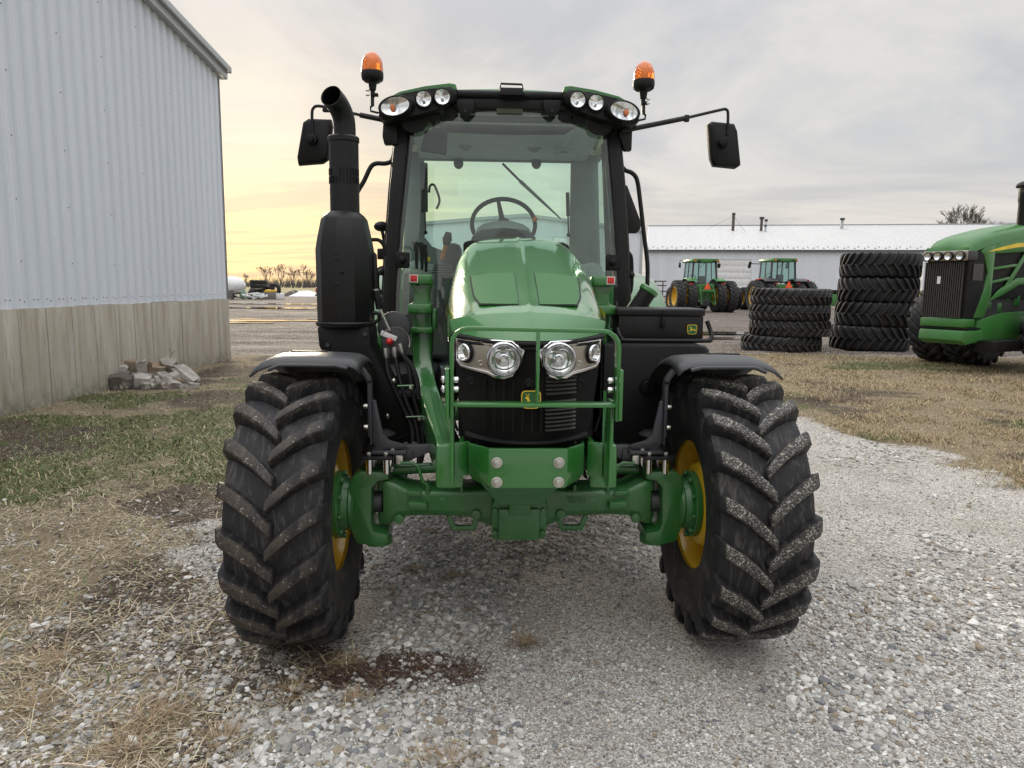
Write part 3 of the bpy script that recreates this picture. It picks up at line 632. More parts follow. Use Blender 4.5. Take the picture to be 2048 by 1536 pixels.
# ---- broken concrete piled against the shed
def chunk(name, c, d, rot, mat, label, seed, cut=.28):
    r = random.Random(seed); bm = bmesh.new(); bmesh.ops.create_cube(bm, size=1.0)
    bmesh.ops.subdivide_edges(bm, edges=bm.edges, cuts=2, use_grid_fill=True)
    for v in bm.verts: v.co += Vector((r.uniform(-1, 1), r.uniform(-1, 1), r.uniform(-1, 1))) * cut * .32; v.co *= 1 - .22 * max(0, v.co.length - .62)
    for v in bm.verts: v.co = Vector((v.co.x * d[0], v.co.y * d[1], v.co.z * d[2]))
    me = bpy.data.meshes.new(name); bm.to_mesh(me); bm.free(); smooth_mesh(me, 24); o = link(name, me, mat); o.location = c; o.rotation_euler = rot
    return tag(o, label, 'rubble', 'broken concrete and stones piled at the shed wall')
def rubble_pile():
    r = random.Random(5); w = lambda px, py, Y: at(px, py, Y)
    sp = [  # px, py, Y, size, rot, material, label
        (240, 765, 11.55, (.34, .26, .24), (.3, .2, .6), 'rubble_dark', 'dark wedge shaped block at the front of the rubble pile'),
        (286, 740, 11.9, (.16, .12, .30), (.1, -.1, .3), 'rubble', 'upright pale grey slab in the middle of the rubble pile'),
        (372, 748, 12.05, (.42, .24, .10), (.1, .62, -.2), 'rubble', 'long pale flat slab sloping down the right end of the rubble pile'),
        (352, 763, 11.95, (.34, .2, .14), (.05, .1, .1), 'rubble_tan', 'flat tan stone under the sloping slab'),
        (312, 738, 11.95, (.22, .2, .18), (.4, .2, .8), 'rubble_tan', 'rounded tan stone beside the upright slab'),
        (336, 730, 12.1, (.24, .2, .22), (.6, .3, .2), 'rubble', 'grey angular block at the top right of the rubble pile'),
        (236, 741, 11.8, (.30, .22, .16), (.1, -.1, .2), 'rubble', 'pale grey block above the dark wedge block'),
        (262, 732, 12.0, (.26, .2, .2), (.2, .3, .5), 'rubble_tan', 'brown stone left of the upright slab'),
        (214, 765, 11.6, (.20, .18, .15), (.2, .4, .1), 'rubble_tan', 'low brown stone at the left foot of the rubble pile'),
        (285, 762, 11.7, (.26, .22, .2), (.3, .1, .4), 'rubble', 'pale grey block at the front middle of the rubble pile')]
    for i, (px, py, Y, d, rt, m, lb) in enumerate(sp): chunk('rubble_block', w(px, py, Y), d, rt, M[m], lb, i)
    for i in range(30):
        px = r.gauss(292, 46); px = min(max(px, 205), 388); top = 772 - 44 * math.exp(-((px - 290) / 60) ** 2); py = r.uniform(top + 6, 774); Y = lerp(11.55, 12.35, (774 - py) / 45)
        s = r.uniform(.09, .20); p = w(px, py, Y); p.z = max(p.z, s * .25); p.x = max(p.x, -6.25)
        mt = r.choice(['rubble', 'rubble', 'rubble_tan'])
        chunk('rubble_stone', p, (s * r.uniform(.9, 1.5), s, s * r.uniform(.6, 1)), (r.uniform(-.6, .6), r.uniform(-.6, .6), r.uniform(0, 6)), M[mt], 'small %s stone %s of the rubble pile' % ('tan' if mt == 'rubble_tan' else 'pale grey', ('low on the left end', 'low in the middle', 'low on the right end')[0 if px < 262 else 1 if px < 325 else 2] if py > 758 else ('high on the left half', 'high on the right half')[px > 292]), 40 + i)
    st = MB(); a, b = w(198, 758, 11.75), w(219, 742, 11.75); st.sweep([a, b], .05, .05, (0, 1, 0)); tag(st.build('wooden_stake', M['grey_wood'], None, .004), 'pale wooden stake leaning on the left of the rubble pile', 'stake')
    st = MB(); p = w(338, 722, 12.1); st.tube([p, p + Vector((.05, 0, .12)), p + Vector((.1, .02, .17))], .006, 5).tube([p + Vector((.05, 0, .12)), p + Vector((.01, 0, .22))], .004, 5)
    tag(st.build('bare_stick', M['grey_wood']), 'thin forked stick poking out of the rubble pile', 'stick')
rubble_pile()

# ------------------------------------------------------------------ white buildings across the yard
def panels_row(t, name, mat, u0, u1, w, f, pitch=.3, h=.03, group=None):
    """vertical sheets between u0 and u1; f(u,x) -> (bottom point, top point)"""
    u = u0; cache = {}
    while u < u1 - .05:
        ww = min(w, u1 - u); prof = rib_profile(ww, pitch, h) if ww == w else [(0, 0), (ww, 0)]; b = MB()
        b.loft([[f(u + a, x)[0] for a, x in prof], [f(u + a, x)[1] for a, x in prof]], False, False); b.build(name, mat, t, 0, 12, weld=False); u += w
def section_door(t, u0, u1, z0, z1, n, y, vent=None):
    d = MB().bx(u0 - .12, u1 + .12, y - .02, y + .02, z0, z1 + .14).build('door_frame', M['trim_metal'], t, .01)
    hh = (z1 - z0) / n
    for i in range(n): MB().bx(u0, u1, y - .055, y - .022, z0 + i * hh + .006, z0 + (i + 1) * hh - .006).build('door_panel', M['aged_white'], d, .008)
    if vent: MB().bx(vent[0], vent[1], y - .07, y - .05, vent[2], vent[3]).build('door_window', M['trim_dark'], d, .02)
    return d
def long_shed():
    ang = math.atan2(112 - 120, 63.4 - 22); t = thing('long_white_shed', 'long white metal shed with pale roof across the yard', 'building', (22, 120, 0), ang)
    Lg, H0, H1, D = 66., 7.62, 13.1, 20.5
    openings = [(11.0, 16.2, 6.15), (29.5, 41.0, 6.6)]
    u = 0.
    while u < Lg - .1:
        w = .9; prof = rib_profile(w, .3, .035); zb = 0.
        for a, b_, zt in openings:
            if u + w * .5 > a and u + w * .5 < b_: zb = zt
        b = MB(); b.loft([[(u + a, -x, z) for a, x in prof] for z in (zb, H0)], False, False); b.build('siding_panel', M['siding_far'], t, 0, 12, weld=False); u += w
    for a, b_, zt in openings: section_door(t, a, b_, 0.0, zt, 6, .12, (b_ - 8.6, b_ - 7.4, 2.25, 2.6) if a > 20 else None)
    u = -.4
    while u < Lg:
        prof = rib_profile(.9, .3, .05); b = MB(); b.loft([[(u + a, -.35, H0 + x + .02) for a, x in prof], [(u + a, D, H1 + x) for a, x in prof]], False, False)
        b.build('roof_panel', M['roof_far'], t, 0, 12, weld=False); u += .9
    MB().bx(-.4, Lg, -.45, -.36, H0 - .25, H0 + .06).build('eave_fascia', M['trim_dark'], t); MB().bx(-.4, Lg, -.36, -.05, H0 - .25, H0 - .2).build('soffit', M['trim_metal'], t)
    MB().bx(-.4, Lg, D - .3, D + .3, H1 + .02, H1 + .12).build('ridge_cap', M['trim_metal'], t)
    MB().prism([(0, 0), (D, 0), (2 * D, 0), (2 * D, H0), (D, H1 - .05), (0, H0)], 'x', -.02, .0).build('gable_wall', M['siding_far'], t)
    MB().prism([(D, H1), (2 * D, H0), (2 * D, H0 + .08), (D, H1 + .08)], 'x', -.4, Lg).build('rear_roof', M['roof_far'], t)
    MB().bx(19.0, 19.3, -.09, -.04, 0, H0 - .25).build('downspout', M['aged_white'], t)
    g = MB(); k = 0; u = 0.
    while u < Lg: g.box((u, .6 + (.9 if k % 2 else 0), H0 + .35 + (.24 if k % 2 else 0)), (.16, .12, .16)); u += .75; k += 1
    kind(g.build('snow_guards', M['trim_dark'], t, 0, 0), 'stuff')
    slope = (H1 - H0) / D
    for uu, v, r, hh, cap in ((14.6, 15.5, .26, 2.9, .32), (19.4, 15.2, .24, 2.2, .44), (20.0, 14.4, .15, 1.0, .2), (20.6, 18.5, .13, 1.2, .32), (33.2, 17., .26, 1.6, .42)):
        z = H0 + slope * v; p = MB().lathe([(-.6, r), (hh, r)], (uu, v, z), 'z', 12).build('flue_pipe', M['rust_steel'] if r > .2 and uu < 30 else M['trim_metal'], t)
        MB().lathe([(hh - .1, .01), (hh - .1, cap), (hh + .25, cap), (hh + .3, .01)], (uu, v, z), 'z', 12).build('flue_cap', M['dark_steel'], p)
    wires = MB().tube([(14.6, 15.5, 14.4), (10.2, 17, 12.2)], .02, 4).tube([(14.6, 15.5, 14.4), (16.6, 14.5, 11.6)], .02, 4); wires.build('guy_wire', M['dark_steel'], t)
    return t
long_shed()
def gable_shed():
    X0, X1, Y = -10.9, 13.13, 75.; zl, zp, zr = 7.55, 8.62, 7.25; xp = 1.1
    t = thing('white_gable_shed', 'white gabled metal shed seen through the cab windows', 'building', (X0, Y, 0))
    top = lambda u: np.interp(u, [0, xp - X0, X1 - X0], [zl, zp, zr])
    u = 0.
    while u < X1 - X0 - .05:
        w = min(.9, X1 - X0 - u); prof = rib_profile(w, .3, .035) if w > .85 else [(0, 0), (w, 0)]
        b = MB(); b.loft([[(u + a, -x, 0) for a, x in prof], [(u + a, -x, top(u + a)) for a, x in prof]], False, False); b.build('siding_panel', M['siding_far'], t, 0, 12, weld=False); u += .9
    W_ = X1 - X0
    for a, b_ in ((-.2, xp - X0), (xp - X0, W_ + .2)):
        MB().prism([(a, top(a) - .05), (b_, top(b_) - .05), (b_, top(b_) + .28), (a, top(a) + .28)], 'y', -.22, -.05).build('rake_trim', M['trim_metal'], t)
        MB().prism([(a, top(a) + .2), (b_, top(b_) + .2), (b_, top(b_) + .26), (a, top(a) + .26)], 'y', -.05, 26).build('roof_slope', M['roof_far'], t)
    MB().bx(W_ - .02, W_, 0, 26, 0, zr).build('side_wall', M['siding_far'], t); MB().bx(0, .02, 0, 26, 0, zl).build('side_wall', M['siding_far'], t)
    MB().bx(W_ - .25, W_ + .04, -.06, -.02, 0, zr).build('corner_trim', M['trim_metal'], t)
    p = at(893, 475, Y) ; MB().bx(p.x - X0 - .25, p.x - X0 + .25, -.3, -.04, p.z - .18, p.z + .2).build('wall_lamp', M['aged_white'], t, .03)
    a, b_ = at(1108, 476, Y), at(1134, 476, Y); section_door(t, a.x - X0, b_.x - X0, 0, a.z, 5, -.04)
gable_shed()

# ------------------------------------------------------------------ tyres
def tyre_meshes(Rr, W, rim, n_lug, lh=.046, sw=.17, wt=.024, name='tyre', seg=56):
    hw = W / 2; Rb = Rr - lh; d = Rb - rim
    half = [(.80, rim - .004), (.86, rim + .012), (.92, rim + .12 * d), (.985, rim + .45 * d), (.985, rim + .72 * d), (.93, rim + .90 * d), (.84, Rb - .018), (.6, Rb - .006), (.3, Rb - .001)]
    prof = [(-a * hw, r) for a, r in half] + [(0, Rb)] + [(a * hw, r) for a, r in half[::-1]]
    carc = MB().lathe(prof, (0, 0, 0), 'x', seg).mesh(name, 0, 50)
    lugs = []
    for side in (-1, 1):
        rings = []
        for i in range(9):
            u = i / 8; g = 1.4 * u - .4 * u * u; x = side * hw * (-.06 + 1.07 * u if i < 8 else 1.0); th = sw * g / Rr
            top = Rr - .016 * max(0, u - .55) ** 1.5 / .3 * (Rr / .64) - (.030 if i == 8 else 0); bot = Rb - .012 - (.055 if u > .8 else 0) * (u - .8) / .2
            k = 1 + .28 * u - (.18 if i == 0 else 0); a = wt * k / Rr; b_ = (wt * k + .013) / Rr
            pt = lambda r, t: (x, -r * math.cos(th + t), r * math.sin(th + t))
            rings.append([pt(bot, -b_), pt(top, -a), pt(top, a), pt(bot, b_)])
        lugs.append(MB().loft(rings).mesh('tread_lug', min(.006, wt * .25), 40))
    return carc, lugs
def wheel_tyre(parent, name, meshes, n_lug, loc, rot, m_c, m_l, spin=0.):
    c, lg = meshes; o = link(name, c, None, parent); o.location = loc; o.rotation_euler = rot
    o.data.materials.clear() if False else None
    if not c.materials: c.materials.append(m_c)
    o.material_slots[0].link = 'OBJECT'; o.material_slots[0].material = m_c
    for k in range(n_lug):
        for s in (0, 1):
            if not lg[s].materials: lg[s].materials.append(m_l)
            l = link('tread_lug', lg[s], None, o); l.rotation_euler = (-(k + .5 * s) * 2 * math.pi / n_lug - spin, 0, 0)
            l.material_slots[0].link = 'OBJECT'; l.material_slots[0].material = m_l
    return o

# ------------------------------------------------------------------ deer badge (flat emblem on its plate)
DEER = [(-.95, -.42), (-.62, -.30), (-.35, -.12), (-.12, -.05), (-.30, .18), (-.42, .42), (-.62, .52), (-.60, .62), (-.42, .64), (-.30, .70), (-.20, .56), (-.12, .34), (.02, .18), (.35, .10), (.62, .14), (.78, .26), (.80, .12), (.70, -.04), (.80, -.26), (1.0, -.50), (.92, -.55), (.68, -.34), (.45, -.18), (.20, -.16), (-.02, -.20), (-.20, -.28), (-.48, -.42), (-.80, -.52)]
ANTLER = [[(-.40, .64), (-.46, .82), (-.42, .83), (-.35, .66)], [(-.32, .66), (-.28, .90), (-.23, .89), (-.26, .66)], [(-.27, .80), (-.14, .92), (-.12, .88), (-.25, .75)], [(-.44, .76), (-.56, .88), (-.52, .92), (-.42, .82)]]
def badge(parent, name, c, w, h, u, v, nrm, head=False):
    """rounded shield with yellow rim and leaping deer; u right, v up, nrm towards viewer"""
    c, u, v, nrm = Vector(c), Vector(u).normalized(), Vector(v).normalized(), Vector(nrm).normalized()
    def shield(k, taper=.88):
        pts = []
        for i in range(32):
            a = 2 * math.pi * i / 32; x = math.copysign(abs(math.cos(a)) ** .42, math.cos(a)); y = math.copysign(abs(math.sin(a)) ** .42, math.sin(a))
            pts.append((x * (1 if y > 0 else lerp(1, taper, -y)) * k, y * k))
        return pts
    def flat(poly, off, th, name_, mat, par):
        b = MB(); P = lambda p, o: c + u * (p[0] * w / 2) + v * (p[1] * h / 2) + nrm * o
        n = len(poly); b.add([P(p, off) for p in poly] + [P(p, off + th) for p in poly], [tuple(range(n))[::-1], tuple(range(n, 2 * n))] + [(i, (i + 1) % n, n + (i + 1) % n, n + i) for i in range(n)]); return b.build(name_, mat, par, 0, 0)
    pl = flat(shield(1.06), 0, .003, name, M['black_plastic'], parent)
    a = flat(shield(1.0), .0031, .001, 'badge_rim', M['decal_yellow'], pl); flat(shield(.90), .0042, .001, 'badge_field', M['decal_green'], pl)
    s_ = .80
    if head: s_ = 1.5
    k = lambda p: ((p[0] + (.12 if head else 0)) * s_ * (.62 if head else 1) + (-.15 if head else 0), p[1] * s_ * .8 - (.45 if head else .02))
    dp = [k(p) for p in DEER]
    if head: dp = [(x, max(y, -.72)) for x, y in [k(p) for p in DEER[3:14]] + [(.15, -.72), (-.45, -.72)]]
    flat(dp, .0053, .0008, 'deer_mark', M['decal_yellow'], pl)
    for q in ANTLER: flat([k(p) for p in q], .0053, .0008, 'deer_mark', M['decal_yellow'], pl)
    return pl

# ------------------------------------------------------------------ the main tractor
TR = thing('tractor', 'green tractor facing the camera with front guard bar, cab and two orange beacons', 'tractor', (TX, TY, 0), YAW)
def Pt(name, b, mat, parent=TR, bevel=0., smooth=35, seg=2): return b.build(name, M[mat] if isinstance(mat, str) else mat, parent, bevel, smooth, seg)
SYM = (-1, 1)
# ---- front wheels
FT = tyre_meshes(.645, .435, .318, 20, .060, .185, .0255)
WX, WZ = 1.032, .635
for s, ml in ((-1, 'lug_mud'), (1, 'lug_grit')):
    wheel_tyre(TR, 'front_tyre', FT, 20, (s * WX, 0, WZ), (0, 0, 0), M['rubber'], M[ml], .12 if s < 0 else .02)
    r = Pt('front_rim', MB().lathe([(-s * .180, .337), (-s * .173, .345), (-s * .163, .340), (-s * .155, .320), (-s * .12, .307), (-s * .05, .300), (-s * .0, .294), (s * .04, .275), (s * .05, .25), (s * .0, .238), (-s * .06, .228), (-s * .105, .215), (-s * .142, .195), (-s * .150, .17), (-s * .150, .02)], (s * WX, 0, WZ), 'x', 56), 'yellow', smooth=40)
    Pt('rim_outer', MB().lathe([(s * .185, .335), (s * .178, .343), (s * .168, .338), (s * .160, .318), (s * .13, .305), (s * .04, .27), (s * .05, .1), (s * .05, .01)], (s * WX, 0, WZ), 'x', 48), 'yellow', r)
    v = MB()
    for k in range(8):
        a = R(k * 45 + 20); v.cyl((s * (WX - .01), .235 * math.cos(a), WZ + .235 * math.sin(a)), .016, -.02, .02, 'x', 8)
    kind(Pt('rim_bolts', v, 'yellow', r), 'stuff')
    hx = s * (WX - .150)
    hub = Pt('hub_flange', MB().lathe([(0, .158), (-s * .006, .163), (-s * .028, .163), (-s * .034, .158), (-s * .034, .140), (-s * .045, .126), (-s * .07, .118), (-s * .078, .122), (-s * .09, .120), (-s * .10, .11), (-s * .10, .02)], (hx, 0, WZ), 'x', 40), 'green_cast', smooth=30)
    for k in range(10):
        a = R(k * 36 + 8); Pt('flange_bolt', MB().cyl((hx - s * .033, .15 * math.cos(a), WZ + .15 * math.sin(a)), .014, -s * .018, 0, 'x', 6), 'green_cast', hub, .002)
# ---- steering knuckles and axle
for s in SYM:
    P = lambda l: [(s * x, z) for x, z in l]
    kn = MB().prism(P([(.800, .545), (.800, .73), (.785, .80), (.75, .825), (.615, .818), (.612, .782), (.665, .775), (.694, .74), (.700, .56), (.685, .525), (.625, .515), (.62, .470), (.69, .455), (.770, .470)]), 'y', -.098, .098)
    k = Pt('steering_knuckle', kn, 'green_cast', bevel=.009, seg=2)
    Pt('knuckle_foot', MB().lathe([(0, .001), (0, .066), (.032, .066), (.040, .05), (.040, .001)], (s * .675, -.03, .452), 'z', 20), 'green_cast', k, 0)
    for dx in (-.04, .04):
        Pt('kingpin_post', MB().cyl((s * (.665 + dx), -.09, 0), .0165, .812, .885, 'z', 16), 'chrome', k)
        Pt('kingpin_post', MB().cyl((s * (.665 + dx), .05, 0), .0165, .812, .885, 'z', 16), 'chrome', k)
    pl = Pt('fender_mount_plate', MB().prism(P([(.595, -.13), (.735, -.13), (.755, -.1), (.755, .08), (.595, .1)]), 'z', .885, .899), 'black_metal', bevel=.003)
    for dx, dy in ((-.04, -.09), (.04, -.09), (-.085, -.06), (.04, .05)):
        Pt('hex_bolt', MB().cyl((s * (.665 + dx), dy, 0), .0165, .899, .917, 'z', 6), 'zinc', pl, .002)
    Pt('pivot_boot', MB().lathe([(.90, .085), (.92, .088), (.95, .07), (.985, .075), (1.0, .05), (1.0, .001)], (s * .665, .0, 0), 'z', 20), 'rubber_hose')
    # axle arm half
    rings = []
    for x, z0, z1, y0, y1 in ((.10, .555, .762, -.16, .12), (.17, .575, .748, -.145, .12), (.24, .602, .735, -.12, .11), (.45, .606, .728, -.105, .105), (.53, .600, .738, -.105, .105), (.575, .582, .762, -.105, .105), (.615, .56, .776, -.10, .10), (.645, .555, .775, -.09, .09)):
        c = .24 * (z1 - z0); dd = .16 * (y1 - y0) * .6
        rings.append([(s * x, y0, z0 + c), (s * x, y0 + dd, z0), (s * x, y1 - dd, z0), (s * x, y1, z0 + c), (s * x, y1, z1 - c * .5), (s * x, y1 - dd * .5, z1), (s * x, y0 + dd * .5, z1), (s * x, y0, z1 - c * .5)])
    ax = Pt('axle_arm', MB().loft(rings), 'green_cast', bevel=.010, seg=2)
    # hollow of the yoke: dark joint shaft visible between yoke jaws
    Pt('yoke_jaw', MB().prism(P([(.640, .775), (.640, .735), (.655, .70), (.655, .60), (.640, .575), (.640, .530), (.672, .528), (.684, .57), (.684, .745), (.67, .778)]), 'y', .0, .06), 'green_cast', ax, .008)
    Pt('joint_shaft', MB().cyl((0, 0, .648), .052, s * .655, s * .74, 'x', 18), 'dark_steel', ax, .004)
    Pt('casting_boss', MB().prism(P([(.43, .646), (.52, .654), (.52, .690), (.43, .684)]), 'y', -.150, -.09), 'green_cast', ax, .008)
    Pt('casting_pad', MB().prism(P([(.455, .704), (.53, .706), (.53, .734), (.46, .73)]), 'y', -.118, -.09), 'green_cast', ax, .006)
    Pt('casting_plug', MB().cyl((s * .565, 0, .598), .022, -.128, -.09, 'y', 18), 'green_cast', ax, .004)
    Pt('casting_plug', MB().cyl((s * .20, 0, .628), .022, -.155, -.09, 'y', 18), 'green_cast', ax, .004)
    Pt('cast_plate', MB().prism(P([(.305, .645), (.375, .645), (.375, .70), (.305, .70)]), 'y', -.1125, -.10), 'green_cast', ax, .004)
    for bx_ in (.27, .43): Pt('stop_screw', MB().cyl((s * bx_, -.10, 0), .011, .715, .758, 'z', 10), 'green_cast', ax)
    # towing eye
    e = MB(); ring_ = [(s * (.262 + .055 * math.cos(R(a)) * (1.0)), .568 + .040 * math.sin(R(a))) for a in range(0, 360, 30)]
    outer = P([(.345, .615), (.315, .532), (.295, .520), (.228, .520), (.208, .532), (.178, .615)]); inner = [(s * (.262 + .026 * math.cos(R(a))), .562 + .017 * math.sin(R(a))) for a in range(0, 360, 30)]
    for a in range(3):
        pass
    b = MB(); path = [(s * .335, -.06, .60), (s * .308, -.06, .535), (s * .215, -.06, .535), (s * .188, -.06, .60)]; b.sweep(path, .035, .024, (0, 1, 0)); Pt('towing_eye', b, 'green_cast', ax, .005)
    # rods behind the axle
    Pt('steering_cylinder', MB().tube([(s * .60, .03, .80), (s * .36, .03, .812)], .026, 14).tube([(s * .36, .03, .812), (s * .30, .03, .815)], .017, 12), 'green_cast')
    bel = MB(); 
    for i in range(4): bel.lathe([(s * (.245 + .014 * i), .028), (s * (.252 + .014 * i), .036), (s * (.259 + .014 * i), .028)], (0, .03, .815), 'x', 18)
    Pt('rod_bellows', bel, 'green_cast')
    Pt('sensor_link', MB().tube([(s * .56, -.08, .86), (s * .50, -.08, .86), (s * .475, -.09, .845), (s * .455, -.10, .775), (s * .43, -.10, .758)], .0085, 8), 'green_cast')
    Pt('link_clip', MB().box((s * .565, -.07, .875), (.035, .02, .045)), 'zinc', bevel=.004)
# centre casting
c = MB().prism([(-.125, .535), (.122, .535), (.128, .60), (.128, .70), (.10, .76), (-.10, .76), (-.13, .70), (-.13, .60)], 'y', -.235, .12)
dif = Pt('differential_housing', c, 'green_cast', bevel=.014)
Pt('front_cover', MB().bx(-.098, .092, -.262, -.236, .54, .69), 'green_cast', dif, .01)
Pt('pivot_casting', MB().bx(-.052, .05, -.275, .1, .66, .80), 'green_cast', dif, .012)
for x in (-.115, .11):
    for z in (.575, .68): Pt('cover_bolt', MB().cyl((x, 0, z), .011, -.252, -.236, 'y', 6), 'green_cast', dif)
tx_ = bpy.data.curves.new('cast_mark', 'FONT'); tx_.body = 'S790200016-C1\nZF5  1000  0224'; tx_.size = .020; tx_.extrude = .0012; tx_.space_line = 1.0
to = bpy.data.objects.new('tmp', tx_); COL.objects.link(to); dg = bpy.context.evaluated_depsgraph_get(); tm = bpy.data.meshes.new_from_object(to.evaluated_get(dg)); bpy.data.objects.remove(to)
cm = link('cast_mark', tm, M['green_cast'], TR); cm.location = (.195, -.125, .694); cm.rotation_euler = (R(90), 0, 0)
# ---- fenders with their struts
for s in SYM:
    prof = [(.725, -.045, 0), (.745, -.018, 0), (.775, -.004, 0), (.82, .0, 0), (.95, .004, 0), (1.08, .002, 0), (1.13, -.006, 0), (1.18, -.026, 0), (1.222, -.058, 0)]
    rings = []
    for i in range(15):
        th = lerp(-15, 74, i / 14); r0 = .738
        lip = -.028 if i == 0 else 0.
        rings.append([(s * x, (r0 + dz + lip * .3) * math.sin(R(th)), WZ + (r0 + dz + lip * .4) * math.cos(R(th)) + .002) for x, dz, _ in prof])
    f = Pt('front_fender', MB().loft(rings, False, False), 'fender_plastic', smooth=50); solidify(f, .009)
    # rolled nose at the inner corner
    Pt('fender_nose', MB().tube([(s * (.78 + .05 * i), -.195 - .006 * math.sin(i), 1.335 - (.012 if i in (0,) else 0) - (.02 if i > 6 else 0)) for i in range(8)], .009, 8), 'fender_plastic', f)
    Pt('fender_slot', MB().bx(s * 1.0 - .085, s * 1.0 + .085, .02, .05, 1.372, 1.382), 'black_plastic', f, .004)
    st = MB().sweep([(s * .700, -.06, .985), (s * .700, -.06, 1.235), (s * .708, -.06, 1.268), (s * .745, -.05, 1.312), (s * .80, -.04, 1.345)], .05, .020, (0, 1, 0)); f2 = Pt('fender_strut', st, 'bracket', bevel=.004)
    Pt('strut_bolt', MB().cyl((0, -.086, 1.254), .010, s * .700 - .008, s * .700 + .008, 'x', 8), 'black_metal', f2)
    for z in (1.03, 1.13):
        Pt('hex_bolt', MB().cyl((0, -.06, z), .0125, s * .710, s * .732, 'x', 6), 'zinc', f2, .002)
    br = MB().prism([(s * x, z) for x, z in ((.672, 1.16), (.690, 1.16), (.692, .955), (.660, .925), (.545, .925), (.53, .945), (.61, .968), (.64, 1.0))], 'y', -.078, -.060); g = Pt('fender_bracket', br, 'bracket', bevel=.004)
    Pt('bracket_flange', MB().bx(min(s * .53, s * .69), max(s * .53, s * .69), -.10, .02, .905, .922), 'bracket', g, .004)
    Pt('bracket_rib', MB().bx(min(s * .690, s * .698), max(s * .690, s * .698), -.10, -.02, .95, 1.17), 'bracket', g, .003)
    ar = MB().prism([(s * x, z) for x, z in ((.40, .935), (.40, .912), (.515, .865), (.575, .862), (.575, .925), (.545, .935))], 'y', -.045, .01); g2 = Pt('stop_arm', ar, 'bracket', bevel=.004)
    Pt('arm_eye', MB().cyl((s * .545, 0, .892), .010, -.049, -.044, 'y', 12), 'black_metal', g2); Pt('arm_plate', MB().bx(s * .545 - .04, s * .545 + .04, -.054, -.046, .865, .918), 'bracket', g2, .002)
    Pt('hex_bolt', MB().cyl((s * .595, -.07, 0), .015, .905, .93, 'z', 6), 'zinc', g2)
# ---- front support plate, guard
PLT = [(-.232, -.76), (-.225, -.80), (-.150, -.888), (.135, -.888), (.208, -.80), (.214, -.76)]
rings = []
for z, k in ((.966, .80), (.976, .93), (1.0, 1.0), (1.114, 1.0)): rings.append([((x + .009) * (k if abs(x) > .16 else lerp(1, k, .3)) - .009, y, z) for x, y in PLT] + [((x + .009) * .97 * (k if abs(x) > .16 else 1) - .009, y + .02, z) for x, y in PLT[::-1]])
fp = Pt('front_support_plate', MB().loft(rings), 'green', bevel=.004)
for x in (-.122, .104):
    for z in (1.063, .99):
        w = Pt('bolt_washer', MB().lathe([(0, .001), (0, .0205), (-.004, .0205), (-.005, .018), (-.005, .001)], (x, -.8885, z), 'y', 24), 'zinc', fp)
        Pt('hex_bolt', MB().cyl((x, 0, z), .0150, -.9065, -.893, 'y', 6), 'zinc', w, .0025)
fr = Pt('front_frame', MB().bx(-.20, .19, -.78, -.2, .96, 1.09), 'black_metal')
Pt('frame_nose', MB().prism([(-.10, .755), (.09, .755), (.17, .85), (.19, .955), (-.20, .955), (-.18, .85)], 'y', -.42, -.12), 'green_cast', fr, .012)
for s in SYM:
    b = MB().prism([(-.955, 1.245), (-.945, 1.30), (-.88, 1.30), (-.845, 1.20), (-.835, 1.12), (-.76, 1.09), (-.70, 1.02), (-.80, .985), (-.90, .975), (-.945, .985), (-.955, 1.02)], 'x', s * .282 - .006, s * .282 + .006)
    gp = Pt('guard_side_plate', b, 'green', bevel=.002)
    Pt('guard_side_flange', MB().prism([(s * .276, -.80), (s * .276, -.812), (s * .225, -.775), (s * .225, -.763)], 'z', .985, 1.118), 'green', gp, .002)
    Pt('guard_mount', MB().bx(s * .2885 - .0, s * .2885 + .012, -1.04, -.93, 1.245, 1.42) if s > 0 else MB().bx(-.3005, -.2885, -1.04, -.93, 1.245, 1.42), 'green', gp, .002)
    for z in (1.345, 1.378):
        y = -.985
        Pt('carriage_bolt', MB().cyl((0, y, z), .0115, s * .258, s * .278, 'x', 6).ball((s * .262, y, z), (.008, .009, .009), 8), 'chrome', gp, .002)
        if s < 0: Pt('carriage_bolt', MB().ball((s * .309, y, z), (.010, .014, .014), 10), 'chrome', gp)
path = [(-.284, -.99, 1.245), (-.284, -.99, 1.50)] + [(-.284 + .055 - .055 * math.cos(R(a)), -.99, 1.50 + .055 * math.sin(R(a))) for a in (22, 45, 67, 90)]
path += [(-x, y, z) for x, y, z in path[::-1]]
gb = Pt('guard_hoop', MB().sweep([(x + .004, y, z - .006 * (x > 0)) for x, y, z in path], .058, .014, (0, 1, 0)), 'green', bevel=.003)
Pt('guard_cross_bar', MB().bx(-.277, .281, -1.022, -.962, 1.288, 1.301), 'green', gb, .0025)
Pt('guard_centre_bar', MB().sweep([(.012, -.99, 1.5475), (.012, -.99, 1.3015)], .058, .011, (0, 1, 0)), 'green', gb, .0025)
# ---- hood
CROWN = [(1.26, 1.999), (1.1, 1.992), (.9, 1.968), (.6, 1.912), (.3, 1.848), (0., 1.785), (-.3, 1.717), (-.45, 1.682), (-.60, 1.645), (-.70, 1.621)]
HWT = [(1.26, .318), (1.1, .338), (.9, .352), (.6, .362), (.3, .36), (0, .352), (-.3, .335), (-.45, .323), (-.60, .310), (-.70, .303)]
XC = lambda y: .045 * max(0., (y + .75)) / 2
SS = [0, .03, .06, .10, .16, .24, .34, .46, .58, .69, .79, .87, .925, .965, .99, 1.0]
def hdz(s_): return -(.030 * s_ ** 2 + .05 * s_ ** 6 + .085 * s_ ** 16)
def hood_pt(s_, y, side, lift=0.):
    hw = interp(y, HWT); z = interp(y, CROWN) + hdz(s_) + .010 * math.exp(-(s_ * hw / .014) ** 2)
    return (XC(y) + side * s_ * hw, y, z + lift)
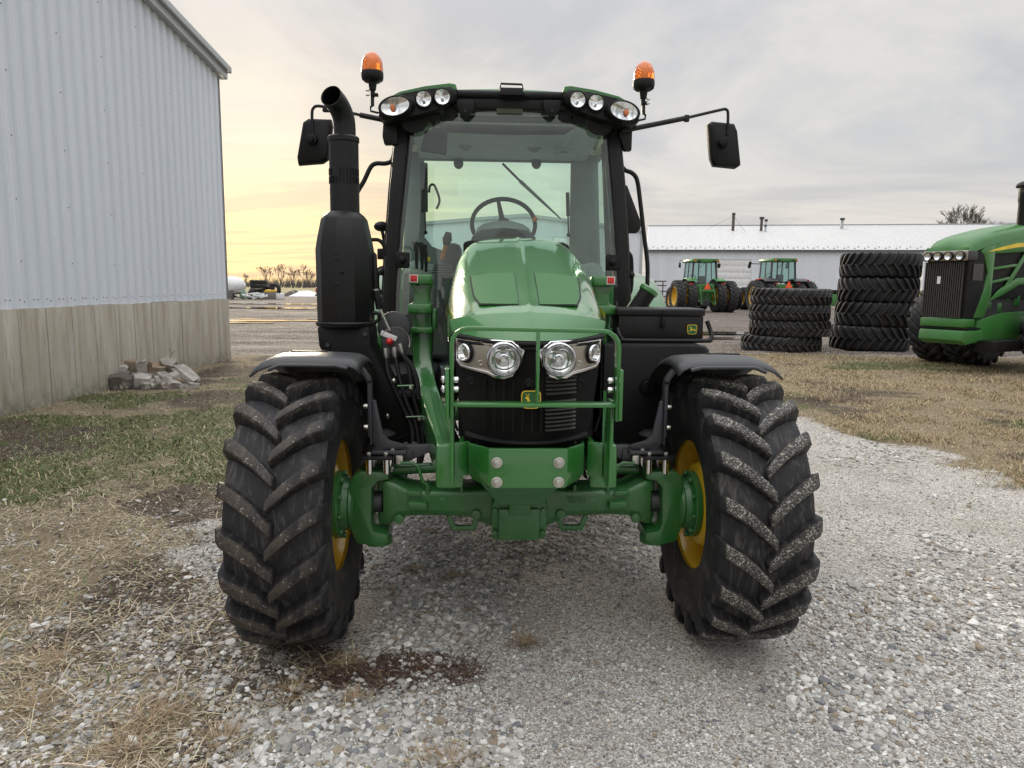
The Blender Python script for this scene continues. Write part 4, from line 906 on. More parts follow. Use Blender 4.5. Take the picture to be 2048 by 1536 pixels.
def hood_ring(y):
    right = [hood_pt(s_, y, 1) for s_ in SS]; hw = interp(y, HWT); zs = right[-1][2]; zb = max(1.46, 1.44 + .06 * (-y)) if y < .4 else 1.42
    right += [(XC(y) + hw * k, y, lerp(zs, zb, q)) for q, k in ((.2, 1.008), (.5, 1.008), (.8, .995), (1., .975))]
    left = [(2 * XC(y) - x, yy, z) for x, yy, z in right[1:]][::-1]; return left + right
def nose_ring(yc, ye, zc, zs, hw, zb, pw=2.0):
    right = [(s_ * hw, yc + (ye - yc) * s_ ** pw, zc + (zs - zc) * s_ ** 2.5 + .006 * math.exp(-(s_ * hw / .014) ** 2) * (zc > 1.59)) for s_ in SS]
    right += [(hw * k, ye + .03 * q, lerp(zs, zb, q)) for q, k in ((.2, 1.004), (.5, 1.004), (.8, 1.), (1., .99))]
    left = [(-x, yy, z) for x, yy, z in right[1:]][::-1]; return left + right
rings = [hood_ring(y) for y in (1.26, 1.1, .95, .8, .65, .5, .3, .15, 0, -.15, -.3, -.45, -.53, -.60)]
rings += [nose_ring(-.68, -.622, 1.626, 1.560, .306, 1.48, 2.0), nose_ring(-.772, -.640, 1.602, 1.565, .303, 1.485), nose_ring(-.776, -.642, 1.599, 1.563, .3025, 1.485), nose_ring(-.825, -.657, 1.555, 1.545, .298, 1.49), nose_ring(-.862, -.675, 1.503, 1.522, .289, 1.50)]
hood = Pt('hood', MB().loft(rings, False, False), 'green', smooth=26)
Pt('hood_rear_cap', MB().loft([hood_ring(1.26), [(x * .9, 1.30, z - .03) for x, y, z in hood_ring(1.26)]], False, False), 'black_plastic', hood)
for s in SYM:
    # mesh vents let into the hood top
    for nm, k0, mt, lf in (('vent_gap', .0, 'black_plastic', .0015), ('hood_vent', .010, 'vent', .0035)):
        if mt == 'vent' and 'vent' not in M:
            n = NT('green_vent_mesh'); n.set('Base Color', (.028, .135, .03)).set('Roughness', .55); w1 = n.voro(420, None, 'Distance', rand=.15); n.bump(w1, .5, .002); M['vent'] = n.m
        def fv(a, b_):
            y = lerp(-.12 - k0, -.68 + k0 * .7, a); lo = .125 + k0 * .8; hi = lerp(.72, .68, a) - k0 * 2 - .05 * max(0, a - .75) / .25 * (1)
            if a > .85: y -= .0
            yy = y + .05 * b_ * b_ * a
            p = hood_pt(lerp(lo, hi, b_), max(yy, -.685), s, lf); return p
        Pt(nm, MB().grid(fv, 14, 10), mt, hood, 0, 60)
    # yellow stripe and black seam along the side
    def fs(a, b_, w=.022, z=1.60):
        y = lerp(1.15, -.42, a); hw = interp(y, HWT); return (XC(y) + s * (hw * 1.008 + .003), y, lerp(1.66, 1.575, a) + w * (b_ - .5))
    Pt('yellow_stripe', MB().grid(fs, 12, 1), 'decal_yellow', hood, 0, 60)
    # black side screens under the hood
    Pt('side_screen', MB().loft([[(s * (.300 if y < -.4 else .325), y, z) for z in (1.475 if y < .4 else 1.44, 1.3, 1.12, 1.0)] for y in (-.655, -.45, 0, .5, 1.26)], False, False), 'black_plastic', hood)
hs = Pt('engine_bay', MB().prism([(-.60, 1.10), (-.60, 1.50), (1.28, 1.50), (1.28, .82), (.15, .82), (.10, 1.0)], 'x', -.27, .27), 'black_metal')
Pt('firewall', MB().prism([(-.32, 1.0), (.36, 1.0), (.36, 1.90), (.27, 1.985), (-.2, 1.985), (-.30, 1.90)], 'y', 1.285, 1.30), 'black_plastic')
# ---- grille face
def yface(x): return -.857 + .185 * min(1.2, abs(x) / .289) ** 2.0
def facept(px, py, off=0.):
    y = -.8
    for _ in range(8):
        p = L(px, py, y); y = yface(p.x) - off
    return L(px, py, y)
def fg(a, b_):
    z = lerp(1.520, 1.116, b_); hw = interp(z, [(1.116, .225), (1.15, .243), (1.30, .266), (1.52, .290)]); x = lerp(-hw, hw, a); zz = z - (.015 * (1 - (x / .29) ** 2) if b_ == 0 else 0)
    return (x - .006 * b_, yface(x) + .004 + .018 * b_ * b_, zz)
def grille_mat():
    n = NT('fine_black_grille_mesh'); sp = n.sep(n.tc.outputs['Object']); w = n.math('SINE', n.math('MULTIPLY', sp[2], 900.)); v = n.math('SINE', n.math('MULTIPLY', sp[0], 900.))
    n.set('Base Color', n.mix(n.mr(n.noise(5, 4), .4, .7), (.006, .006, .006), (.012, .0115, .011))).set('Roughness', .5).set('Specular IOR Level', .12); n.bump(n.math('MULTIPLY', w, v), .5, .002); return n.m
gr = Pt('grille', MB().grid(fg, 24, 12), grille_mat(), smooth=60)
for s in SYM:
    b = MB()
    for i in range(5): b.tube([(s * (.292 + .004 * i - .03 * (z < 1.2) * (1.2 - z) / .1), -.645 + .022 * i, z) for z in (1.47, 1.3, 1.2, 1.13)], .005, 6)
    kind(Pt('corner_louvres', b, 'black_plastic', gr), 'stuff')
    for (px, py) in (((942, 762), (1057, 765)) if s < 0 else ((1160, 766),)):
        p = facept(px, py, .002); Pt('grille_stud', MB().lathe([(0, .016), (-.004, .016), (-.006, .011), (-.003, .008), (-.003, .001)], p, 'y', 16), 'black_plastic', gr)
for i in range(7):
    x0 = -.165 + .034 * i * (1 if i < 4 else 1.0)
    Pt('grille_rib', MB().tube([(x0, yface(x0) - .001, z) for z in (1.36, 1.25, 1.17)], .0035, 6), 'black_plastic', gr)
for i in range(15):
    z = 1.385 - i * .0150
    if 1.285 < z < 1.305: continue
    Pt('grille_slat', MB().sweep([(x, yface(x) - .004, z) for x in (.055, .10, .15, .172)], .010, .0035, (0, 1, .6)), 'slat' if 'slat' in M else M.setdefault('slat', plain('bronze_black_slat', (.045, .042, .038), .45)) and 'slat', gr)
Pt('grille_seal', MB().tube([(lerp(-.289, .289, i / 16), yface(lerp(-.289, .289, i / 16)) - .004, 1.492 + .018 * (abs(i - 8) / 8) ** 2) for i in range(17)], .0085, 8), 'black_plastic', gr)
Pt('grille_seal', MB().tube([(lerp(-.289, .289, i / 16), yface(lerp(-.289, .289, i / 16)) + .002, 1.476 + .018 * (abs(i - 8) / 8) ** 2) for i in range(17)], .007, 8), 'black_plastic', gr)
Pt('grille_lower_lip', MB().tube([(lerp(-.235, .222, i / 14), yface(lerp(-.23, .23, i / 14)) + .012, 1.124 + .012 * (abs(i - 7) / 7) ** 4) for i in range(15)], .012, 8), 'black_plastic', gr)
badge(gr, 'hood_badge', facept(1062, 799, .006), .072, .066, (1, 0, 0), (0, 0, 1), (0, -1, 0), True)
# ---- headlights
HL = [(1081, 701.6), (1103, 684), (1132, 682), (1153, 681.5), (1158, 684.5), (1180, 682), (1201, 679), (1199, 720), (1192, 732), (1168, 739), (1146, 745), (1132, 753), (1116, 754.6), (1100, 749), (1087, 729)]
HR = [facept(x, y) for x, y in HL]
for s in SYM:
    m = lambda p, off=0.: Vector((s * (p.x - .004), p.y - off, p.z))
    ring0 = [m(p, -.004) for p in HR]; ring1 = [m(p, .010) for p in HR]; cen = Vector((s * .155, yface(.155) - .004, 1.448))
    b = MB(); n = len(HR); b.add(ring0 + ring1, [(i, (i + 1) % n, n + (i + 1) % n, n + i) for i in range(n)])
    inn = [p.lerp(cen, .07) for p in ring1]; b.add(ring1 + inn, [(i, (i + 1) % n, n + (i + 1) % n, n + i) for i in range(n)])
    h = Pt('headlight', b, 'satin_silver', smooth=30)
    b = MB(); b.add([p + Vector((0, .003, 0)) for p in inn] + [Vector((p.x, yface(p.x) - .007, p.z)) for p in [q.lerp(cen, .5) for q in inn]] + [Vector((cen.x, yface(cen.x) - .007, cen.z))], [(i, (i + 1) % n, n + (i + 1) % n, n + i) for i in range(n)] + [(n + i, n + (i + 1) % n, 2 * n) for i in range(n)])
    Pt('headlight_panel', b, 'satin_silver', h, 0, 60)
    Pt('chrome_bezel', MB().tube(ring1, .0045, 8, closed=True), 'chrome', h)
    low = [m(HR[i], .014) for i in (7, 8, 9, 10, 11, 12, 13)]; Pt('chrome_strip', MB().sweep(low, .012, .007, (0, 0, 1)), 'chrome', h, .002)
    c = Vector((s * .099, yface(.099) - .034, 1.437)); r = .0580
    Pt('lamp_ring', MB().lathe([(.05, r + .004), (-.006, r + .004), (-.011, r), (-.006, r - .004), (.012, r - .005)], c, 'y', 40), 'chrome', h, 0, 60)
    Pt('lamp_reflector', MB().lathe([(-.003, r - .004), (.006, r * .82), (.014, r * .55), (.018, r * .25), (.019, .002)], c, 'y', 40), 'reflector', h, 0, 60)
    Pt('lamp_bulb', MB().lathe([(.018, .019), (-.002, .019), (-.004, .016), (.002, .011), (-.006, .006), (-.006, .0005)], c, 'y', 20), 'chrome', h)
    Pt('lamp_shield', MB().bx(c.x - .020, c.x + .020, c.y - .006, c.y + .004, c.z + .026, c.z + .031), 'satin_silver', h)
    Pt('lamp_lens', MB().lathe([(-.004, r - .003), (-.010, r * .6), (-.013, .0005)], c, 'y', 36), 'lens', h, 0, 60)
    c = Vector((s * .241, yface(.241) - .014, 1.450)); rot = Matrix.Rotation(s * R(48), 3, 'Z')
    def turn(mb, c=c, rot=rot): mb.v = [tuple(c + rot @ Vector(v)) for v in mb.v]; return mb
    Pt('small_lamp_recess', turn(MB().lathe([(.004, .041), (-.003, .039), (-.003, .032), (.02, .026)], (0, 0, 0), 'y', 28)), 'black_plastic', h, 0, 60)
    Pt('small_lamp_reflector', turn(MB().lathe([(-.008, .030), (.006, .024), (.016, .009), (.017, .0005)], (0, 0, 0), 'y', 28)), 'reflector', h, 0, 60)
    Pt('small_lamp_ring', turn(MB().lathe([(.0, .033), (-.010, .033), (-.012, .030), (-.008, .028)], (0, 0, 0), 'y', 28)), 'chrome', h, 0, 60)
    Pt('small_lamp_lens', turn(MB().lathe([(-.010, .029), (-.014, .017), (-.016, .0005)], (0, 0, 0), 'y', 28)), 'lens', h, 0, 60)
    q = Vector((s * .183, yface(.183) - .010, 1.417)); Pt('lamp_mark', MB().tube([q + Vector((.008 * math.cos(R(a)) * 1.1, 0, .008 * math.sin(R(a)))) for a in range(0, 360, 45)], .0012, 4, closed=True), 'zinc', h)

# ---- chassis, rear wheels and rear fenders
Pt('transmission_case', MB().bx(-.27, .27, 1.2, 3.0, .60, 1.15), 'black_metal', bevel=.03)
Pt('belly_frame', MB().bx(-.22, .22, .13, 1.4, .62, .86), 'black_metal', bevel=.02)
RT = tyre_meshes(.87, .44, .50, 20, .055, .21, .03)
for s in SYM:
    wheel_tyre(TR, 'rear_tyre', RT, 20, (s * 1.03, 2.58, .862), (0, 0, 0), M['rubber'], M['rubber'], .1)
    Pt('rear_rim', MB().lathe([(-s * .19, .51), (-s * .18, .525), (-s * .16, .50), (-s * .05, .47), (s * .02, .40), (s * .03, .2), (s * .03, .02)], (s * 1.03, 2.58, .862), 'x', 40), 'yellow')
    Pt('rear_axle_tube', MB().cyl((0, 2.58, .862), .11, s * .25, s * 1.05, 'x', 20), 'green_cast')
    rings = []
    for i in range(17):
        th = lerp(-66, 62, i / 16); r0 = .945
        rings.append([(s * x, 2.58 + (r0 + dz) * math.sin(R(th)), .862 + (r0 + dz) * math.cos(R(th))) for x, dz in ((.70, -.10), (.715, -.02), (.76, .012), (.95, .012), (1.12, .0), (1.20, -.03), (1.235, -.08))])
    f = Pt('rear_fender', MB().loft(rings, False, False), 'green', smooth=50); solidify(f, .012)
    Pt('fender_side', MB().prism([(2.58 + .93 * math.sin(R(a)), .862 + .93 * math.cos(R(a))) for a in range(-66, 63, 8)] + [(3.2, 1.2), (1.9, 1.1)], 'x', s * .69 - .01, s * .69 + .01), 'green', f)
# ---- cab structure
for s in SYM:
    p = MB().sweep([(s * .800, 1.64, .98), (s * .806, 1.60, 1.5), (s * .782, 1.595, 1.9), (s * .745, 1.60, 2.35), (s * .702, 1.63, 2.80)], [.105, .11, .105, .10, .10], [.10, .09, .085, .08, .08], (1, 0, 0))
    a = Pt('front_pillar', p, 'black_metal', bevel=.014)
    Pt('pillar_seal', MB().sweep([(s * .752, 1.555, 1.1), (s * .752, 1.545, 1.6), (s * .722, 1.54, 2.0), (s * .675, 1.545, 2.4), (s * .640, 1.575, 2.78)], .030, .012, (1, 0, 0)), 'black_plastic', a, .003)
    Pt('door_edge', MB().sweep([(s * .860, 1.66, 1.0), (s * .868, 1.64, 1.5), (s * .842, 1.63, 1.9), (s * .803, 1.64, 2.35), (s * .758, 1.67, 2.76)], .018, .035, (1, 0, 0)), 'black_plastic', a, .004)
    kx, kz = s * .712, 1.862
    k = Pt('windshield_hinge', MB().prism([(kx - .045, kz - .055), (kx + .045, kz - .055), (kx + .05, kz - .04), (kx + .05, kz + .05), (kx - .04, kz + .055), (kx - .05, kz + .04)], 'y', 1.515, 1.53), 'black_plastic', a, .006); Pt('hinge_knob', MB().ball((kx, 1.51, kz), (.026, .014, .026), 12), 'black_plastic', a)
    Pt('hinge_knob', MB().ball((s * .862, 1.60, 1.78), (.024, .02, .024), 12), 'black_plastic', a)
    Pt('rear_pillar', MB().sweep([(s * .80, 2.92, 1.35), (s * .79, 2.92, 1.9), (s * .745, 2.92, 2.8)], .12, .10, (1, 0, 0)), 'cab_grey', bevel=.012)
    Pt('middle_pillar', MB().sweep([(s * .84, 2.35, 1.3), (s * .835, 2.35, 1.9), (s * .775, 2.35, 2.8)], .05, .07, (1, 0, 0)), 'dark_trim', bevel=.008)
    Pt('door_glass', MB().loft([[(s * .855, y, 1.25), (s * .848, y, 1.85), (s * .80, y, 2.4), (s * .765, y, 2.76)] for y in (1.68, 2.3, 2.88)], False, False), 'glass', smooth=60)
    Pt('door_handle', MB().tube([(s * .80, 1.82, 1.95), (s * .77, 1.85, 1.98), (s * .765, 1.9, 2.12), (s * .775, 1.95, 2.16)], .012, 8), 'dark_trim')
def wsg(a, b_):
    z = lerp(1.22, 2.86, b_); hw = interp(z, [(1.2, .768), (1.6, .76), (2.0, .73), (2.86, .63)]); x = lerp(-hw, hw, a); return (x, 1.535 - .075 * (1 - (x / hw) ** 2) + .03 * (b_ > .9) , z)
Pt('windshield', MB().grid(wsg, 14, 8), 'glass', smooth=60)
# scalloped black print along the top of the windshield
for px, py, w, h_ in ((828, 258, 46, 26), (868, 236, 26, 22), (903, 230, 26, 22), (1130, 238, 26, 20), (1160, 243, 28, 22), (1200, 262, 48, 28)):
    p = L(px, py - 8, 1.49); ww = w / 2 * 5.0 / 1450; hh = h_ * 5.0 / 1450
    Pt('glass_print', MB().prism([(p.x - ww, p.z + hh), (p.x - ww, p.z), (p.x - ww * .8, p.z - hh * .35), (p.x - ww * .3, p.z - hh * .55), (p.x + ww * .3, p.z - hh * .55), (p.x + ww * .8, p.z - hh * .35), (p.x + ww, p.z), (p.x + ww, p.z + hh)], 'y', 1.487, 1.491), 'black_plastic')
# rear frame with window opening
def frame_xz(name, outer, inner, y0, y1, mat, bevel=.01):
    x0, x1, z0, z1 = outer; a0, a1, c0, c1 = inner; b = MB(); b.bx(x0, a0, y0, y1, z0, z1).bx(a1, x1, y0, y1, z0, z1).bx(a0, a1, y0, y1, z0, c0).bx(a0, a1, y0, y1, c1, z1); return Pt(name, b, mat, bevel=0)
rf = Pt('rear_window_frame', MB().bx(-.76, -.665, 2.86, 2.90, 1.2, 2.80).bx(.575, .76, 2.86, 2.90, 1.2, 2.80).bx(-.664, .574, 2.86, 2.90, 2.735, 2.80).prism([(-.664, 1.2), (.574, 1.2), (.574, 2.00), (.50, 1.945), (.2, 1.90), (-.25, 1.90), (-.60, 2.02), (-.664, 2.10)], 'y', 2.86, 2.90), 'cab_grey', smooth=20)
Pt('rear_glass', MB().grid(lambda a, b_: (lerp(-.67, .58, a), 2.905, lerp(1.88, 2.745, b_)), 2, 2), 'glass', rf)
wp0, wp1, wp2 = L(1005, 327, 2.93), L(1040, 362, 2.94), L(1122, 438, 2.94)
Pt('rear_wiper', MB().tube([wp0, wp1], .010, 8).tube([wp1, lerp(wp1, wp2, .5), wp2], [.016, .013, .006], 8), 'black_plastic', rf)
for px in (917, 1073):
    p = L(px, 326, 2.84); Pt('frame_bumper', MB().ball((p.x, 2.85, p.z), (.042, .02, .05), 12), 'dark_trim', rf)
for px0, py0, px1, py1 in ((848, 360, 851, 465), (1135, 385, 1137, 470)):
    a, b_ = L(px0, py0, 2.82), L(px1, py1, 2.82); g = Pt('gas_strut', MB().tube([a, lerp(a, b_, .55)], .016, 10).tube([lerp(a, b_, .55), b_], .007, 8), 'dark_trim', rf); Pt('strut_end', MB().ball(b_, .018, 8), 'black_plastic', g)
a = L(848, 355, 2.80); Pt('strut_cover', MB().bx(a.x - .03, a.x + .03, 2.79, 2.83, a.z - .28, a.z + .12), 'dark_trim', rf, .008)
q = [L(x, y, 2.8) for x, y in ((858, 385), (860, 372), (866, 369), (871, 375), (879, 400), (873, 418))]; Pt('window_handle', MB().tube(catmull(q, 4), .010, 8), 'dark_trim', rf)
# headliner, speakers, mirror
def hl(a, b_): return (lerp(-.70, .70, a), lerp(1.60, 2.88, b_), lerp(2.875, 2.745, b_) + .03 * math.sin(math.pi * a) * math.sin(math.pi * b_))
he = Pt('headliner', MB().grid(hl, 10, 10), 'headliner', smooth=60)
Pt('headliner_pod', MB().loft([[(x, 2.0, 2.90 - d) for x, d in ((-.5, .06), (-.42, .11), (0, .12), (.42, .11), (.5, .06))], [(x, 2.72, 2.82 - d) for x, d in ((-.5, .03), (-.42, .075), (0, .085), (.42, .075), (.5, .03))]], False, False), 'headliner', he)
for px, py, r in ((932, 285, .05), (1069, 287, .055)):
    p = L(px, py, 2.35); Pt('speaker_grille', MB().lathe([(0, .001), (0, r), (.012, r + .01)], (p.x, p.y, p.z), 'y', 24), 'cab_grey', he)
p = L(1130, 305, 2.3); Pt('air_vent', MB().box(p, (.16, .02, .07), Matrix.Rotation(R(8), 3, 'Y')), 'headliner', he, .006); Pt('vent_slot', MB().box(p + Vector((-.01, -.012, 0)), (.05, .01, .012)), 'cab_grey', he)
Pt('sun_blind', MB().cyl((0, 1.66, 2.815), .022, -.48, .48, 'x', 12), 'dark_trim', he); Pt('blind_bar', MB().tube([(-.46, 1.64, 2.785), (.46, 1.64, 2.78)], .007, 6), 'headliner', he)
p = L(868, 280, 1.72); im = Pt('inside_mirror', MB().prism([(p.x - .10, p.z - .075), (p.x + .085, p.z - .10), (p.x + .095, p.z + .075), (p.x + .05, p.z + .085), (p.x - .06, p.z + .06)], 'y', p.y - .01, p.y + .02), 'dark_trim', bevel=.015, seg=3); Pt('mirror_stem', MB().tube([p + Vector((.0, .01, .06)), p + Vector((0, .02, .15))], .012, 8), 'dark_trim', im)
# dash, steering wheel
ds = L(1008, 462, 1.62)
d = Pt('dash_console', MB().loft([[(ds.x + k * w, 1.62 + dy, z) for k, z in ((-1, 1.6), (-1, 1.98), (-.92, 2.035), (-.7, 2.075), (0, 2.09), (.7, 2.075), (.92, 2.035), (1, 1.98), (1, 1.6))] for w, dy in ((.20, -.03), (.235, 0), (.235, .22), (.18, .30))]), 'dark_trim', bevel=.012)
Pt('dash_hood', MB().ball((ds.x, 1.80, 2.07), (.20, .14, .085), 16), 'cab_grey', d)
Pt('wiper_motor_cover', MB().ball((ds.x + .01, 1.57, 2.02), (.075, .05, .065), 14), 'black_plastic', d)
sw = L(1007, 448, 1.98); tilt = Matrix.Rotation(R(38), 3, 'X'); rs = .232
pts = [sw + tilt @ Vector((rs * math.cos(R(a)), 0 * 1.0, rs * math.sin(R(a)))) for a in range(0, 360, 10)]
tilt = Matrix.Rotation(R(-32), 3, 'X'); pts = [sw + tilt @ Vector((rs * math.cos(R(a)), 0, rs * .98 * math.sin(R(a)))) for a in range(0, 360, 10)]
s_ = Pt('steering_wheel', MB().tube(pts, .0165, 10, closed=True), 'dark_trim', smooth=60)
for a in (100, 215, 335): Pt('wheel_spoke', MB().tube([sw + tilt @ Vector((0, .03, 0)), sw + tilt @ Vector((rs * math.cos(R(a)), 0, rs * math.sin(R(a))))], [.026, .013], 8), 'dark_trim', s_)
Pt('wheel_hub', MB().ball(sw + tilt @ Vector((0, .02, 0)), (.06, .035, .06), 12), 'dark_trim', s_); Pt('steering_column', MB().tube([sw + Vector((0, 0, -.02)), (sw.x, 1.75, 1.5)], .05, 12), 'dark_trim', s_)
Pt('wheel_knob', MB().tube([L(1066, 441, 1.95), L(1073, 435, 1.95)], .018, 10), 'orange_plastic', s_)
Pt('cable_loop', MB().tube(catmull([L(x, y, 1.50) for x, y in ((992, 474), (1003, 463), (1022, 460), (1042, 466), (1050, 475))], 5), .008, 8).tube([L(1000, 466, 1.52), L(1048, 472, 1.52)], .012, 8), 'black_plastic')
Pt('cowl', MB().prism([(-.30, 1.88), (.40, 1.88), (.40, 1.965), (.36, 1.985), (-.26, 1.99), (-.30, 1.975)], 'y', 1.40, 1.56), 'black_plastic', bevel=.01)
# floor, seat, right-hand console with levers
Pt('cab_floor', MB().bx(-.78, .78, 1.60, 2.88, 1.05, 1.12), 'cab_grey')
Pt('cab_rear_wall', MB().bx(-.78, .78, 2.84, 2.858, 1.1, 1.88), 'cab_grey')
st = Pt('seat', MB().bx(-.25, .25, 2.15, 2.65, 1.5, 1.68), 'dark_trim', bevel=.04); Pt('seat_back', MB().prism([(2.58, 1.65), (2.70, 1.65), (2.80, 1.95), (2.72, 1.96)], 'x', -.24, .24), 'dark_trim', st, .03)
p = L(902, 505, 2.35); Pt('armrest', MB().box(p + Vector((.01, .0, -.06)), (.15, .2, .26)), 'dark_trim', st, .05)
for s in SYM:
    Pt('wheel_arch_trim', MB().loft([[(s * x, y, z) for x, z in ((.78, 1.15), (.78, 1.15 + h_), (.70, 1.15 + h_ + .02), (.50, 1.15 + h_ - .03), (.43, 1.15 + h_ * .6), (.42, 1.15))] for y, h_ in ((1.95, .35), (2.1, .62), (2.4, .72), (2.84, .68))]), 'cab_grey', bevel=.02)
co = Pt('control_console', MB().loft([[(x, y, z) for x, z in ((-.74, 1.2), (-.74, zt), (-.48, zt - .02), (-.42, zt - .1), (-.42, 1.2))] for y, zt in ((1.72, 1.60), (1.85, 1.78), (2.3, 1.83))]), 'tan_trim', bevel=.015)
for px, py, ln in ((833, 510, .12), (844, 512, .13), (852, 516, .13)):
    p = L(px, py, 1.95); l = Pt('control_lever', MB().tube([p + Vector((0, .0, -.10)), p + Vector((0, 0, .02)), p + Vector((-.012, 0, .08))], [.010, .015, .019], 8), 'black_plastic', co); Pt('lever_cap', MB().ball(p + Vector((-.014, 0, .088)), (.028, .02, .012), 8), 'black_plastic', l)
a, b_, c_ = L(884, 518, 2.0), L(892, 488, 2.0), L(897, 470, 2.0)
l = Pt('shift_lever', MB().tube([a, b_], .016, 10), 'orange_plastic', co); Pt('shift_knob', MB().tube([b_ + Vector((0, 0, -.01)), lerp(b_, c_, .5), c_ + Vector((0, 0, .02))], [.022, .036, .022], 12), 'dark_trim', l)
p = L(858, 518, 1.9); Pt('yellow_tag', MB().box(p, (.02, .01, .03)), 'decal_yellow', co)
b = MB()
for i in range(5): b.lathe([(i * .018, .085 - .006 * i), (i * .018 + .009, .092 - .006 * i), (i * .018 + .018, .085 - .006 * i)], L(885, 552, 1.98), 'z', 18)
Pt('lever_boot', b, 'tan_trim', co)
Pt('floor_panel', MB().prism([(x, z) for x, z in [(L(px, py, 1.62).x, L(px, py, 1.62).z) for px, py in ((868, 550), (882, 550), (885, 568), (880, 580), (892, 610), (880, 650), (872, 640), (868, 600))]], 'y', 1.62, 1.64), 'dark_trim', bevel=.004)
# ---- roof
POD = [(757, 232), (763, 207), (800, 190), (850, 180), (905, 175), (915, 184), (914, 203), (882, 222), (840, 235), (800, 243), (768, 243)]
CAP = [(757, 226), (766, 203), (800, 185), (850, 174), (900, 168), (912, 170), (916, 182), (905, 178.5), (850, 183), (800, 193), (766, 210)]
PODL = [L(x, y, 1.45) for x, y in POD]; CAPL = [L(x, y, 1.45) for x, y in CAP]
for s in SYM:
    cx = sum(p.x for p in PODL) / len(PODL); cz = sum(p.z for p in PODL) / len(PODL)
    rg = []
    for y, k in ((1.40, .90), (1.415, .965), (1.45, 1.0), (1.62, 1.02), (1.80, .9)): rg.append([(-s * (cx + (p.x - cx) * k) , y, cz + (p.z - cz) * k - (.0 if y < 1.7 else .0)) for p in PODL])
    pod = Pt('roof_light_pod', MB().loft(rg), 'black_plastic', smooth=50, bevel=.0)
    rg = []
    for y, k, dz in ((1.425, .985, 0), (1.445, 1.0, .0), (1.8, 1.02, .012), (2.4, 1.02, .012), (3.0, .98, -.02), (3.12, .90, -.05)): rg.append([(-s * (cx + (p.x - cx) * k), y, cz + (p.z - cz) * k + dz) for p in CAPL])
    Pt('roof_edge', MB().loft(rg), 'green', smooth=50)
    for (px, py), r in (((848, 199), .050), ((885, 195), .050)):
        p = L(px, py, 1.40); c = Vector((-s * p.x, 1.384, p.z)); lm = Pt('work_light', MB().lathe([(.03, r + .008), (-.008, r + .008), (-.011, r + .003), (-.006, r - .003)], c, 'y', 28), 'black_plastic', pod, 0, 60)
        Pt('lamp_reflector', MB().lathe([(-.006, r - .002), (.006, r * .6), (.010, .003)], c, 'y', 28), 'reflector', pod, 0, 60)
        Pt('lamp_lens', MB().lathe([(-.007, r - .002), (-.012, r * .5), (-.013, .0005)], c, 'y', 28), 'lens', pod, 0, 60)
        Pt('lamp_bulb', MB().ball(c + Vector((0, .000, -.008)), .009, 8), 'chrome', pod)
    p = L(792, 215, 1.40); c = Vector((-s * p.x, 1.366, p.z)); rot = Matrix.Rotation(s * R(14), 3, 'Z') @ Matrix.Rotation(s * R(-8) if False else s * R(7), 3, 'Y')
    def oval(mb): mb.v = [tuple(c + rot @ Vector((v[0] * 1.72, v[1], v[2]))) for v in mb.v]; return mb
    Pt('turn_signal', oval(MB().lathe([(.05, .066), (-.008, .066), (-.012, .060), (-.006, .055)], (0, 0, 0), 'y', 32)), 'black_plastic', pod, 0, 60)
    Pt('signal_reflector', oval(MB().lathe([(-.006, .056), (.004, .035), (.008, .002)], (0, 0, 0), 'y', 32)), 'reflector', pod, 0, 60)
    Pt('signal_bulb', oval(MB().ball((.012 * s, -.002, -.006), (.010, .006, .022), 10)), 'amber', pod)
    Pt('signal_lens', oval(MB().lathe([(-.008, .056), (-.014, .03), (-.016, .0005)], (0, 0, 0), 'y', 32)), 'lens', pod, 0, 60)
rp = Pt('roof_panel', MB().grid(lambda a, b_: (lerp(-.84, .84, a), lerp(1.56, 3.12, b_), 2.885 + .10 * math.sin(math.pi * a) ** .5 * (1 - .5 * b_ ** 4) - .05 * b_), 16, 8), 'green', smooth=60)
solidify(rp, .03)
bm_ = Pt('roof_front_beam', MB().bx(-.37, .37, 1.46, 1.60, 2.835, 2.905), 'black_plastic', bevel=.01); Pt('beam_tube', MB().tube([(-.40, 1.47, 2.925), (.40, 1.47, 2.925)], .028, 12), 'black_plastic', bm_)
for px in (931, 1104):
    p = L(px, 216, 1.44); Pt('beam_tab', MB().prism([(p.x - .06, p.z + .05), (p.x + .06, p.z + .05), (p.x + .055, p.z - .01), (p.x + .015, p.z - .055), (p.x - .015, p.z - .055), (p.x - .055, p.z - .01)], 'y', 1.435, 1.455), 'black_plastic', bm_, .006); Pt('tab_bolt', MB().cyl((p.x, 0, p.z - .02), .012, 1.425, 1.436, 'y', 8), 'black_metal', bm_)
g0, g1 = L(1000, 191, 1.42), L(1046, 177, 1.42); gm = Pt('receiver_mount', MB().bx(g0.x, g1.x, 1.40, 1.50, g0.z, g1.z), 'black_metal', bevel=.004)
Pt('mount_loop', MB().tube([(g0.x, 1.44, g1.z), (g0.x + .005, 1.44, g1.z + .032), (g1.x - .005, 1.44, g1.z + .030), (g1.x, 1.44, g1.z)], .007, 8), 'black_metal', gm); Pt('mount_knob', MB().box((g1.x + .022, 1.44, g0.z + .012), (.04, .03, .022)), 'black_metal', gm, .004)
p = L(1024, 223, 1.46); Pt('mount_plug', MB().bx(p.x - .10, p.x + .07, 1.462, 1.48, p.z - .01, p.z + .04), 'mount_olive' if 'mount_olive' in M else (M.setdefault('mount_olive', plain('olive_plug', (.05, .052, .03), .6)) and 'mount_olive'), gm)
